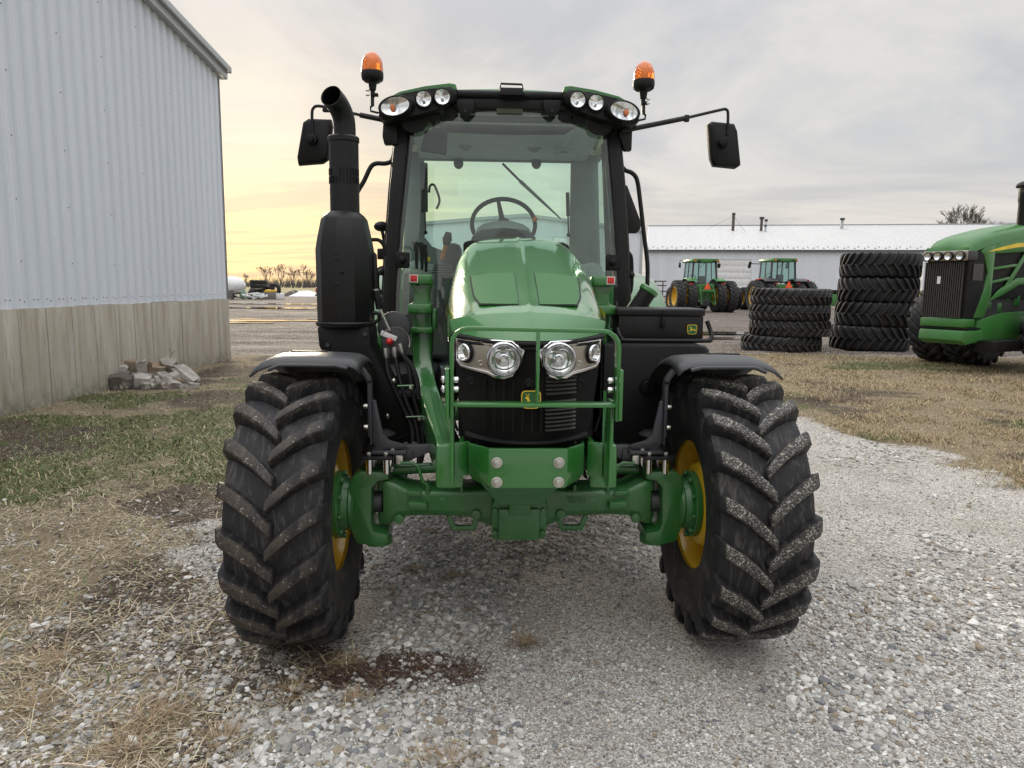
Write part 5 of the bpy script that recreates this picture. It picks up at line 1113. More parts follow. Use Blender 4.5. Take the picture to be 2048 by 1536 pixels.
# beacons
for px, base, top, rod in ((745, 163, 103, [(745, 190), (745, 212), (741, 214), (741, 222), (757, 226)]), (1287, 180, 122, [(1287, 205), (1287, 228), (1291, 230), (1290, 238), (1276, 241)])):
    y = 1.62; b0, t0 = L(px, base, y), L(px, top, y); r = .0735; h_ = t0.z - b0.z; c = Vector((b0.x, y, b0.z))
    be = Pt('beacon_base', MB().lathe([(-.005, .001), (-.005, .05), (.008, r * .94), (.03, r), (.055, r * .99), (.065, r * .95), (.065, .001)], c, 'z', 28), 'black_plastic', smooth=50)
    prof = [(.055, r * .97), (.09, r * .97), (.125, r * .93), (.155, r * .82), (.18, r * .62), (.195, r * .38), (.203, r * .15), (.205, .0005)]
    Pt('beacon_lens', MB().lathe([(z * h_ / .205, q) for z, q in prof], c, 'z', 32), 'amber', be, 0, 60); Pt('beacon_lamp', MB().lathe([(.06, .026), (.12, .026), (.14, .02), (.15, .001)], c, 'z', 16), 'chrome', be)
    Pt('beacon_socket', MB().lathe([(-.005, .03), (-.055, .022), (-.06, .016), (-.10, .014)], c, 'z', 16), 'black_plastic', be); Pt('beacon_clamp', MB().box(c + Vector((.012, 0, -.085)), (.05, .03, .02)), 'black_plastic', be, .004)
    sg = -1 if px < 1000 else 1
    for dz in (-.062, -.09): Pt('wing_screw', MB().ball(c + Vector((sg * .03 * (1 if dz < -.07 else 1), -.02, dz)), (.014, .008, .010), 8), 'zinc', be)
    Pt('beacon_post', MB().tube([c + Vector((0, 0, -.09)), L(*rod[0], y), L(*rod[1], y)], .012, 10), 'black_metal', be); Pt('beacon_bracket', MB().tube([L(q[0], q[1], y) for q in rod[1:]], .0075, 8), 'black_metal', be)
# mirrors
ma = [L(x, y, 1.55) for x, y in ((783, 243), (720, 230), (660, 216), (636, 212), (627, 216), (624, 228), (625, 268))]
mi = Pt('mirror_arm', MB().tube(ma[:2], .017, 10).tube(catmull(ma[1:], 4), .010, 8), 'black_metal'); Pt('arm_clamp', MB().box(L(653, 218, 1.55), (.05, .03, .04)), 'black_metal', mi, .006)
mb_ = [L(x, y, 1.55) for x, y in ((1243, 262), (1372, 236), (1440, 220), (1452, 219), (1456, 228), (1455, 270))]
m2 = Pt('mirror_arm', MB().tube(mb_[:2], .017, 10).tube(catmull(mb_[1:], 4), .010, 8), 'black_metal'); Pt('arm_clamp', MB().box(L(1373, 237, 1.55), (.035, .03, .045)), 'black_metal', m2, .006)
def mirror(quad, y, par, knob):
    P = [L(x, yy, y) for x, yy in quad]; c = sum(P, Vector()) / len(P)
    def rr(k, dy):
        out = []
        for i in range(len(P)):
            p, q, n_ = P[i - 1], P[i], P[(i + 1) % len(P)]
            for t in (.0, .5, 1.): out.append(c + ((q.lerp(p, .16).lerp(q, t * 1.0) if t < .6 else q.lerp(n_, .16)) - c) * k + Vector((0, dy, 0)))
        return out
    m = Pt('mirror_housing', MB().loft([rr(.86, -.03), rr(.95, -.022), rr(1., 0), rr(1., .035), rr(.97, .045)]), 'black_plastic', par, 0, 50)
    Pt('mirror_glass', MB().loft([rr(.92, .046), rr(.92, .047)]), 'chrome', par)
    k = L(*knob, y - .03); Pt('mirror_pivot', MB().tube([k + Vector((0, .02, 0)), k + Vector((-.01, -.03, 0))], .034, 14), 'black_plastic', par, .004); Pt('pivot_cap', MB().cyl((k.x - .02, 0, k.z), .026, k.y - .055, k.y - .02, 'y', 14), 'black_plastic', par, .003)
mirror([(608, 237), (667, 239), (655, 326), (592, 331)], 1.58, mi, (628, 280)); mirror([(1414, 242), (1472, 248), (1481, 338), (1422, 332)], 1.58, m2, (1447, 286))
for s, pl in ((-1, ((768, 236), (795, 250), (797, 290), (770, 291), (766, 275))), (1, ((1238, 255), (1263, 252), (1261, 303), (1247, 303), (1236, 270)))):
    q = [L(x, y, 1.60) for x, y in pl]; Pt('mirror_bracket', MB().prism([(p.x, p.z) for p in q], 'y', 1.56, 1.62), 'black_metal', None or TR, .006)
# grab rails
q = [L(x, y, 1.70) for x, y in ((789, 305), (783, 322), (770, 327), (752, 327), (741, 335), (728, 362), (712, 390), (700, 430), (697, 480))]; Pt('grab_rail', MB().tube(catmull(q, 4), .0155, 10), 'black_metal', smooth=60)
q = [L(x, y, 1.70) for x, y in ((1235, 305), (1241, 328), (1250, 340), (1264, 346), (1274, 360), (1280, 400), (1288, 470), (1295, 530), (1294, 585))]; Pt('grab_rail', MB().tube(catmull(q, 4), .0155, 10), 'black_metal', smooth=60)
q = [L(x, y, 1.75) for x, y in ((1242, 503), (1258, 508), (1262, 525), (1262, 570), (1257, 588), (1243, 594))]; Pt('door_grip', MB().tube(catmull(q, 3), .018, 10), 'black_plastic', smooth=60)
q = [L(x, y, 1.75) for x, y in ((772, 535), (757, 540), (754, 555), (755, 578), (764, 585), (773, 586))]; Pt('door_grip', MB().tube(catmull(q, 3), .018, 10), 'black_plastic', smooth=60)
q = [L(x, y, 2.6) for x, y in ((1242, 371), (1254, 371), (1283, 448), (1279, 460), (1272, 467), (1246, 467))]; Pt('warning_sign_back', MB().prism([(p.x, p.z) for p in q], 'y', 2.59, 2.61), 'black_metal', bevel=.004)
# lamp and bracket left of the cab
p = L(763, 453, 1.75); Pt('side_lamp', MB().ball(p, (.055, .06, .036), 14), 'black_plastic'); Pt('side_lamp_stem', MB().tube([p, L(768, 480, 1.75), L(775, 500, 1.75)], .012, 8), 'black_metal'); Pt('side_lamp_box', MB().box(L(763, 508, 1.75), (.055, .04, .075)), 'black_plastic', bevel=.006)
q = [L(x, y, 1.2) for x, y in ((738, 480), (757, 480), (768, 492), (770, 512))]; Pt('hose_loop', MB().tube(catmull(q, 4), .012, 8), 'rubber_hose')
# ---- exhaust
EX, EY = -.925, .60
def ez(py): return L(690, py, EY).z
body = [(ez(648), .148), (ez(640), .154), (ez(500), .156), (ez(478), .146), (ez(440), .124), (ez(432), .108), (ez(424), .082)]
ex = Pt('exhaust_muffler', MB().lathe(body, (EX, EY, 0), 'z', 10, 10, 370), 'black_metal', smooth=25)
tubep = [(ez(424), .078), (ez(280), .078)]
Pt('muffler_neck', MB().lathe(tubep, (EX + .005, EY, 0), 'z', 28), 'black_metal', ex); Pt('neck_collar', MB().lathe([(ez(286), .079), (ez(284), .083), (ez(276), .083), (ez(273), .076), (ez(272), .06)], (EX + .005, EY, 0), 'z', 28), 'black_metal', ex)
for row, py in ((0, 346), (1, 362)):
    for k in range(12):
        if row == 0 and k in (3, 4): continue
        a = R(-170 + 160 * k / 11); Pt('vent_slot', MB().box((EX + .005 + .0785 * math.cos(a), EY + .0785 * math.sin(a), ez(py)), (.006, .009, .036), Matrix.Rotation(a, 3, 'Z')), 'rubber_hose', ex)
pp = [(EX + .012, EY, ez(276)), (EX + .012, EY, ez(252)), (EX + .006, EY - .012, ez(232)), (EX - .012, EY - .05, ez(214)), (EX - .035, EY - .115, ez(203))]
sp_ = Pt('exhaust_pipe', MB().tube(catmull(pp, 4), .0575, 24, caps=False), 'black_metal', ex, smooth=60); solidify(sp_, .003)
for dz in (520, 545, 568, 508): Pt('muffler_screw', MB().ball((EX - .05 + .03 * (dz % 3), EY - .150, ez(dz)), .009, 8), 'black_metal', ex)
Pt('heat_shield_edge', MB().lathe([(ez(652), .160), (ez(645), .165), (ez(642), .160)], (EX, EY, 0), 'z', 10, 10, 370), 'black_metal', ex)
ba = MB().prism([(L(x, y, .6).x, L(x, y, .6).z) for x, y in ((641, 650), (745, 650), (748, 690), (790, 770), (830, 860), (770, 880), (735, 800), (700, 735), (655, 706), (645, 690))], 'y', .50, .78)
bs = Pt('exhaust_base', ba, 'black_plastic', bevel=.02)
for x, y in ((730, 668), (655, 690)): Pt('base_bolt', MB().cyl((L(x, y, .49).x, 0, L(x, y, .49).z), .012, .488, .502, 'y', 8), 'dark_steel', bs)
q = [L(x, y, .5) for x, y in ((745, 625), (757, 628), (757, 640), (748, 645))]; Pt('hose_loop', MB().tube(catmull(q, 4), .010, 8), 'rubber_hose'); 
q = [L(x, y, .62) for x, y in ((742, 505), (748, 510), (750, 560), (750, 600))]; Pt('muffler_pipe', MB().tube(q, .016, 8), 'black_metal', ex)
# ---- loader mounts both sides
for s in SYM:
    m = lambda x, y, z: (s * x, y, z)
    up = Pt('loader_mast', MB().prism([(s * x, z) for x, z in ((.468, 1.30), (.585, 1.30), (.590, 1.44), (.572, 1.455), (.572, 1.53), (.598, 1.54), (.598, 1.585), (.570, 1.60), (.566, 1.66), (.592, 1.70), (.592, 1.752), (.470, 1.756), (.462, 1.70), (.482, 1.66), (.482, 1.60), (.470, 1.585), (.470, 1.46), (.462, 1.45))], 'y', .80, 1.0), 'green', bevel=.008)
    Pt('mast_hook', MB().bx(min(s * .462, s * .595), max(s * .462, s * .595), .74, .80, 1.70, 1.758), 'green', up, .012); Pt('mast_step', MB().bx(min(s * .466, s * .600), max(s * .466, s * .600), .73, .80, 1.535, 1.59), 'green', up, .01); Pt('mast_step', MB().bx(min(s * .462, s * .590), max(s * .462, s * .590), .745, .80, 1.42, 1.455), 'green', up, .008)
    Pt('mast_gusset', MB().bx(min(s * .44, s * .462), max(s * .44, s * .462), .76, .96, 1.44, 1.56), 'green', up, .008)
    Pt('red_reflector', MB().bx(s * .565 - .02, s * .565 + .02, .736, .74, 1.715, 1.752), 'red_plastic', up, .003); Pt('reflector_frame', MB().bx(s * .565 - .024, s * .565 + .024, .738, .742, 1.711, 1.756), 'white_plastic', up)
    arm = catmull([m(.525, .88, 1.44), m(.525, .86, 1.30), m(.51, .78, 1.16), m(.47, .55, 1.05), m(.40, .1, 1.0), m(.335, -.35, .98), m(.30, -.70, 1.0)], 4)
    Pt('loader_frame_arm', MB().sweep(arm, .105, .17, (1, 0, 0)), 'green', bevel=.010)
    Pt('frame_cross_tube', MB().tube([m(.2, .85, .95), m(.6, .85, .95)], .06, 14), 'green')
    Pt('frame_plate', MB().prism([(-.78, .98), (-.3, .93), (-.3, 1.10), (-.78, 1.10)], 'x', s * .255 - .01, s * .255 + .01), 'green', bevel=.004)
# ---- hydraulic coupler with hoses on the exhaust side
cp = L(792, 665, .62)
Y0 = .55
def lp(x, y, d=Y0): return L(x, y, d)
p = lp(790, 655, .66); hc = Pt('hose_coupler', MB().cyl((p.x, 0, p.z), .092, .60, .66, 'y', 32), 'bracket', bevel=.006)
p = lp(792, 683, .58); Pt('coupler_plate', MB().cyl((p.x, 0, p.z), .075, .55, .575, 'y', 28), 'dark_steel', hc, .004); Pt('coupler_rim', MB().lathe([(.548, .076), (.546, .082), (.556, .084)], (p.x, 0, p.z), 'y', 28, -20, 160), 'zinc', hc)
a, b_ = lp(762, 665), lp(793, 678); Pt('label_plate', MB().sweep([a, b_], .006, .028, (0, 1, 0)), 'white_plastic', hc, .001)
p = lp(779, 683, .53); Pt('red_knob', MB().ball(p, .020, 14), 'red_plastic', hc)
a, b_, c_ = lp(772, 645), lp(760, 618), lp(752, 580); hd = Pt('coupler_handle', MB().tube([lp(780, 662), a, b_], .009, 8), 'zinc', hc); Pt('handle_grip', MB().tube([b_, c_], [.022, .019], 12), 'black_plastic', hd, .003); Pt('grip_cap', MB().ball(c_, (.021, .021, .008), 10), 'zinc', hd)
for i, (x, y) in enumerate(((772, 706), (790, 704), (800, 697))):
    a = lp(x, y - 10); b_ = lp(x + (1 if i < 2 else 6), y + 10); Pt('hose_fitting', MB().tube([a, lerp(a, b_, .5), b_], [.017, .020, .017], 12), 'zinc', hc)
for i, pts in enumerate((((773, 714), (778, 750), (800, 800), (822, 850), (826, 880), (823, 905)), ((791, 713), (798, 750), (812, 800), (832, 850), (838, 900), (836, 940)), ((806, 706), (818, 740), (826, 790), (842, 850), (846, 900), (838, 940)), ((800, 705), (822, 730), (834, 760), (838, 800)))):
    Pt('hydraulic_hose', MB().tube(catmull([lp(x, y, lerp(.55, .30, k / 5)) for k, (x, y) in enumerate(pts)], 5), .0125, 8), 'rubber_hose', hc)
for py, px0 in ((772, 795), (834, 812)):
    Pt('hose_clip', MB().tube([lp(px0, py, .4), lp(px0 + 32, py - 1, .4)], .0055, 6), 'green', hc); Pt('clip_bolt', MB().ball(lp(px0 + 27, py + 5, .38), .013, 8), 'zinc', hc)
for x, y in ((788, 762), (775, 832), (814, 832)): Pt('cap_bolt', MB().ball(lp(x, y, .45), .015, 10), 'zinc', hc)
for x, y in ((811, 893), (829, 893)): Pt('hose_end', MB().tube([lp(x, y - 8, .1), lp(x, y + 8, .1)], .012, 8), 'zinc', hc)
Pt('side_tank', MB().prism([(-.98, .75), (-.50, .75), (-.45, .85), (-.45, 1.17), (-.60, 1.20), (-.98, 1.12)], 'y', .75, 1.5), 'black_plastic', bevel=.04)
Pt('side_tank_ledge', MB().bx(-.9, -.45, .62, .78, 1.04, 1.10), 'black_plastic', bevel=.03)
# ---- fuel tank, toolbox on the other side
tk = MB().loft([[(x, y, z) for x, z in ((.40, .62), (.98, .62), (1.10, .75), (xr, 1.30), (xr - .03, 1.372), (xr - .08, 1.385), (.45, 1.385), (.40, 1.33))] for y, xr in ((.50, 1.09), (.53, 1.115), (1.55, 1.115), (1.6, 1.08))])
ft = Pt('fuel_tank', tk, 'black_plastic', bevel=.02)
for px, py, r in ((1298, 775, .055), (1292, 868, .04)):
    p = L(px, py, .50); Pt('tank_dimple', MB().lathe([(-.002, r), (-.010, r * .94), (-.004, r * .8), (-.008, r * .66), (0.02, r * .5), (.02, .001)], p, 'y', 24), 'black_plastic', ft)
b0 = L(1237, 672, .66); b1 = L(1407, 677, .66); z0, z1 = (b0.z + b1.z) / 2 - .002, 1.53
x0, x1 = .592, 1.098
tb = Pt('toolbox', MB().bx(x0 + .012, x1 - .006, .66, .96, 1.403, 1.535), 'black_metal', bevel=.004)
Pt('toolbox_lid', MB().prism([(.65, 1.537), (.65, 1.572), (.66, 1.578), (.96, 1.578), (.97, 1.572), (.97, 1.537)], 'x', x0, x1), 'black_metal', tb, .006)
px_ = L(1326, 640, .65).x
Pt('toolbox_latch', MB().bx(px_ - .011, px_ + .011, .632, .659, 1.470, 1.528).bx(px_ - .004, px_ + .004, .644, .652, 1.525, 1.572), 'black_plastic', tb, .003); Pt('latch_staple', MB().bx(px_ - .014, px_ + .014, .644, .656, 1.492, 1.508), 'dark_steel', tb, .003)
pb = L(1384, 659, .655); badge(tb, 'toolbox_badge', (pb.x, .6575, pb.z), .058, .056, (1, 0, 0), (0, 0, 1), (0, -1, 0))
rl = [(.60, .66, 1.46), (.602, .63, 1.43), (.62, .62, 1.405), (.66, .615, 1.398), (1.08, .615, 1.398), (1.118, .62, 1.402), (1.135, .63, 1.42), (1.13, .65, 1.46), (1.112, .66, 1.51)]
Pt('toolbox_rail', MB().tube(catmull(rl, 4), .0125, 10), 'black_metal', tb, 0, 60)
a, b_ = L(1274, 616, 1.25), L(1295, 585, 1.25); dirn = (b_ - a).normalized()
fn = Pt('fuel_neck', MB().tube([a - dirn * .1, a, lerp(a, b_, .45), lerp(a, b_, .46), b_], [.060, .060, .060, .056, .056], 20), 'black_plastic'); a2, b2 = L(1330, 612, 1.25), L(1345, 586, 1.25)
Pt('fuel_cap', MB().tube([b_ - dirn * .004, b_ + dirn * .004, b_ + dirn * .026, b_ + dirn * .034], [.058, .064, .064, .056], 24), 'green', fn, 0)
Pt('cab_step_panel', MB().bx(.70, .86, 1.40, 1.66, .75, 1.35), 'black_plastic', bevel=.02); Pt('cab_side_panel', MB().bx(-.86, -.72, 1.55, 1.9, .9, 1.5), 'black_plastic', bevel=.02)

# ------------------------------------------------------------------ stacks of large tyres
def tyre_thing(meshes, n_lug, loc, spin, flip, label, group, m=None, tilt=0.):
    o = wheel_tyre(None, 'stacked_tyre', meshes, n_lug, loc, (0, R(90 if flip else -90) + tilt, spin), m or M['rubber_old'], m or M['rubber_old'])
    return tag(o, label, 'tyre', group)
A1 = tyre_meshes(1.06, .425, .62, 30, .065, .17, .026, 'narrow_tyre', 64); A2 = tyre_meshes(1.06, .67, .62, 26, .075, .25, .032, 'wide_tyre', 64)
for c_ in (A1[0], A2[0]): pass
bx_, by_ = gnd(1568, 700).x, gnd(1568, 700).y
ORD = ['bottom', 'second from bottom', 'third from bottom', 'top']
for i in range(4): tyre_thing(A1, 30, (bx_ + (-.10, .10, .07, .09)[i], by_ + rng.uniform(-.03, .03), .205 + i * .425), rng.uniform(0, 6), i % 2 == 0 or i == 3, ORD[i] + ' narrow tractor tyre of the shorter stack', 'narrow tyres stacked on the lawn', None, (0, 0, 0, .012)[i])
bx2, by2 = gnd(1742, 697).x, gnd(1742, 697).y
for i in range(4): tyre_thing(A2, 26, (bx2 + (-.08, .03, .06, .08)[i], by2, .335 + i * .672), rng.uniform(0, 6), i % 2 == 1, ORD[i] + ' wide tractor tyre of the taller stack', 'wide tyres stacked beside the articulated tractor', M['rubber_clean'], (0, 0, 0, -.02)[i])

# ------------------------------------------------------------------ articulated tractor at the right edge
def articulated():
    Y = 14.0
    # built from measured points: nose plane about 14 m away, flank receding to the right
    t = thing('articulated_tractor', 'large green articulated tractor with black grille at the right edge', 'tractor', (at(1846, 600, 15.4).x, 15.4, 0), R(0))
    ox = t.location.copy(); t.scale = (1.14,) * 3
    # own axes: a = unit along the front (towards the camera-right corner), f = unit to the rear
    A_ = Vector((math.cos(R(-62)), math.sin(R(-62)), 0)); F_ = Vector((math.cos(R(28)), math.sin(R(28)), 0))
    W2 = .80
    def q(a, f, z): return A_ * a + F_ * f + Vector((0, 0, z))
    P_ = lambda n, b, m, par=t, bv=0., sm=35: b.build(n, M[m] if isinstance(m, str) else m, par, bv, sm)
    prof = [(0, .74, 2.08), (0, .3, 2.18), (.02, .05, 2.27), (.08, .0, 2.31)]
    # hood rings by distance to the rear
    rg = [[q(W2 * k, -.07, 2.165) for k in (.02, .04, .08, .2, .5, .8, .92, .96, .98)], [q(W2 * k, -.06, 2.23) for k in (.02, .04, .08, .2, .5, .8, .92, .96, .98)]]
    for f, zt, ins in ((-.03, 2.30, .03), (.03, 2.36, .01), (.15, 2.42, .0), (.4, 2.50, 0), (.9, 2.60, 0), (1.6, 2.70, 0), (2.6, 2.78, 0), (3.6, 2.80, 0)):
        zs = max(2.17, zt - .30) if f < .3 else zt - .26
        rg.append([q(ins, f, zs), q(ins + .015, f, zt - .13), q(ins + .07, f, zt - .05), q(ins + .22, f, zt - .01), q(W2 / 2, f, zt + .015), q(W2 - .22 - ins, f, zt - .01), q(W2 - .07 - ins, f, zt - .05), q(W2 - .015 - ins, f, zt - .13), q(W2 - ins, f, zs)])
    hood_ = P_('hood', MB().loft(rg, False, False), 'green_old', t, 0, 45)
    def flank(a):
        # side panel polygon in (f, z)
        return [(-.03, 2.17), (.30, 2.17), (.42, 2.10), (.56, 1.80), (.50, 1.55), (.22, .98), (-.02, .98), (-.02, .80), (.30, .80), (.62, .98), (.92, 1.32), (1.25, 1.56), (1.9, 1.72), (3.6, 1.78), (3.6, 2.54), (2.6, 2.52), (1.6, 2.44), (.9, 2.34), (.4, 2.24), (.15, 2.16)]
    def side_poly(poly, a0, a1, n_, m_, par=t, bv=.01):
        b = MB(); k = len(poly); b.add([q(a0, f, z) for f, z in poly] + [q(a1, f, z) for f, z in poly], [tuple(range(k)), tuple(range(k, 2 * k))[::-1]] + [(i, (i + 1) % k, k + (i + 1) % k, k + i) for i in range(k)]); return P_(n_, b, m_, par, bv)
    def front_poly(poly, f0, f1, n_, m_, par=t, bv=.01):
        b = MB(); k = len(poly); b.add([q(a, f0, z) for a, z in poly] + [q(a, f1, z) for a, z in poly], [tuple(range(k)), tuple(range(k, 2 * k))[::-1]] + [(i, (i + 1) % k, k + (i + 1) % k, k + i) for i in range(k)]); return P_(n_, b, m_, par, bv)
    for a0, a1 in ((W2 - .03, W2), (0, .03)):
        # the flank is two strips: swept strip behind the grille and the long upper panel
        side_poly([(.28, 2.17), (.40, 2.10), (.56, 1.80), (.50, 1.55), (.24, 1.0), (.55, 1.0), (.68, 1.24), (.72, 1.40), (.72, 2.30), (.4, 2.24)], a0, a1, 'hood_cheek', 'green_old', hood_)
        side_poly([(.72, 2.14), (2.6, 2.26), (3.6, 2.28), (3.6, 2.54), (2.6, 2.52), (1.6, 2.44), (.9, 2.34), (.72, 2.305)], a0, a1, 'hood_side_panel', 'green_old', hood_)
        for f0 in (1.05, 1.30, 1.55):
            pass
        for i, (f0, z0, f1, z1) in enumerate(((.72, 1.90, 1.45, 1.98), (.72, 1.66, 1.25, 1.74))):
            side_poly([(f0, z0 - .05), (f1, z1 - .05), (f1, z1), (f0, z0)], a0, a1, 'hood_side_rib', 'green_old', hood_, .006)
        side_poly([(1.72, 2.22), (1.84, 2.22), (1.15, 1.44), (1.02, 1.44)], a0 + .001, a1 - .001, 'hood_side_rib', 'green_old', hood_, .006)
        side_poly([(.70, 1.30), (.95, 1.50), (1.5, 1.72), (3.6, 1.82), (3.6, 1.72), (1.6, 1.60), (1.05, 1.40)], a0, a1, 'hood_lower_edge', 'green_old', hood_, .006)
        e = .004 if a1 > .5 else -.004
        side_poly([(.50, 2.17), (.8, 2.245), (1.4, 2.35), (3.6, 2.50), (3.6, 2.43), (1.4, 2.275), (.8, 2.195)], a1 if e > 0 else a0 - .004, a1 + .004 if e > 0 else a0, 'yellow_stripe', 'decal_yellow', hood_, 0)
    P_('engine_block', MB().loft([[q(a, f, z) for a, z in ((.08, .95), (W2 - .08, .95), (W2 - .08, 2.3), (.08, 2.3))] for f in (.62, 3.5)]), 'dark_steel')
    P_('side_mesh', MB().loft([[q(W2 - .05, f, z) for z in (1.35, 2.25)] for f in (.73, 2.3)], False, False), 'rubber_hose')
    for f, z, sx in ((.85, 1.22, .10), (1.15, 1.18, .12), (1.4, 1.36, .1), (1.7, 1.3, .14)): P_('engine_part', MB().box(q(W2 - .12, f, z), (sx, sx, sx * 1.4)), 'green_cast' if f < 2 else 'dark_steel', t, .02)
    # grille: black curved face with upright bars
    P_('grille', MB().loft([[q(a, f, z) for a, f in ((.03, .0), (W2 * .5, -.02), (W2 - .03, .0), (W2 - .005, .12), (W2 - .004, .46 if .98 < z < 2.1 else .36))] for z in (1.0, 1.5, 1.8, 2.17)], False, False), 'black_plastic', t, 0, 20)
    for i in range(19):
        a = .035 + i * .0395; P_('grille_bar', MB().loft([[q(a + d, f, z) for d, f in ((-.010, -.05), (.010, -.05), (.010, -.015), (-.010, -.015))] for z in (1.0, 1.98)]), 'slat') if a < W2 * .92 else None
    P_('grille_tag', MB().loft([[q(.30 + d, f, z) for d, f in ((-.03, -.062), (.03, -.062), (.03, -.052), (-.03, -.052))] for z in (1.60, 1.73)]), 'white_plastic')
    P_('grille_screen', MB().loft([[q(W2 + .001, f, z) for f in (.10, .40)] for z in (1.66, 1.95)], False, False), 'slat')
    lb = front_poly([(-.01, 2.0), (W2 * .98, 2.0), (W2 + .0, 2.03), (W2 + .0, 2.15), (W2 * .98, 2.18), (-.01, 2.18)], -.09, .0, 'lamp_bar', 'satin_silver', t, .02)
    side_poly([(-.085, 2.01), (.16, 2.01), (.19, 2.05), (.19, 2.14), (.16, 2.17), (-.085, 2.17)], W2 - .02, W2 + .012, 'lamp_bar_end', 'dark_trim', lb, .01)
    for a in (.10, .28, .47, .68):
        c = q(a, -.140, 2.085); n_ = F_
        def lathe_f(pr, c=c):
            b = MB(); rings = []
            for k in range(20):
                an = 2 * math.pi * k / 20; rings.append([c + A_ * (r * math.cos(an)) + Vector((0, 0, r * math.sin(an))) + F_ * d for d, r in pr])
            rings.append(rings[0]); b.loft(rings, False, False); return b
        P_('lamp_recess', lathe_f([(.05, .080), (.0, .080), (-.004, .072), (.03, .066)]), 'rubber_hose', lb, 0, 60); P_('lamp_reflector', lathe_f([(.012, .068), (.034, .04), (.04, .001)]), 'reflector', lb, 0, 60); P_('lamp_lens', lathe_f([(.010, .068), (.002, .03), (.0, .001)]), 'lens', lb, 0, 60)
    # lower green lip, bumper, frame, step
    front_poly([(0, .83), (W2, .83), (W2, .985), (0, .985)], -.04, .30, 'grille_lip', 'green_old', t, .025)
    front_poly([(.0, .79), (W2, .79), (W2, .825), (0, .825)], -.02, .5, 'lip_seal', 'rubber_hose', t)
    side_poly([(-.06, .60), (-.03, .78), (.55, .78), (.62, .60), (.10, .52)], 0, W2, 'nose_weight', 'green_old', t, .02)
    side_poly([(.45, .54), (.48, .95), (1.2, 1.08), (3.6, 1.16), (3.6, .62), (1.4, .56)], .12, W2 - .06, 'main_frame', 'green_old', t, .015)
    sp_ = P_('step', MB().loft([[q(a, f, z) for a, z in ((W2 - .05, .40), (W2 + .28, .40), (W2 + .28, .60), (W2 - .05, .60))] for f in (.50, 1.55)]), 'black_metal', t, .015)
    badge(sp_, 'step_badge', ox * 0 + q(W2 + .283, 1.42, .50), .08, .075, F_, (0, 0, 1), A_)
    P_('exhaust_stack', MB().lathe([(2.4, .10), (3.10, .10), (3.16, .115), (3.30, .115)], q(W2 * .72, 1.92, 0), 'z', 20), 'black_metal'); P_('stack_window', MB().lathe([(3.30, .12), (3.42, .12)], q(W2 * .72, 1.92, 0), 'z', 20), 'dark_steel'); P_('stack_cap', MB().lathe([(3.40, .16), (3.43, .17), (3.47, .15), (3.51, .08), (3.51, .001)], q(W2 * .72, 1.92, 0), 'z', 20), 'black_metal')
    # wheels under the nose, duals
    TM = tyre_meshes(.80, .62, .45, 20, .065, .26, .04, 'big_front_tyre', 40)
    for a in (W2 + .55, -.15, W2 + 1.25, -.83):
        c = q(a, 2.05, .79); w = wheel_tyre(t, 'tyre', TM, 20, c, (0, 0, R(-62)), M['rubber_old'], M['rubber_old'], .1)
        P_('rim', MB().lathe([(-.2, .46), (-.1, .43), (0, .3), (.02, .05)], (0, 0, 0), 'x', 30), 'yellow_old', w)
    P_('front_axle', MB().tube([q(-.9, 2.0, .79), q(W2 + 1.1, 2.0, .79)], .14, 14), 'dark_steel')
    P_('cab_body', MB().loft([[q(a, f, z) for a, z in ((-.15, 1.2), (W2 + .15, 1.2), (W2 + .1, 3.4), (-.1, 3.4))] for f in (3.6, 5.2)]), 'dark_trim', t, .05); P_('cab_roof', MB().loft([[q(a, f, z) for a, z in ((-.25, 3.41), (W2 + .25, 3.41), (W2 + .2, 3.6), (-.2, 3.6))] for f in (3.5, 5.3)]), 'green_old', t, .05)
    return t
articulated()

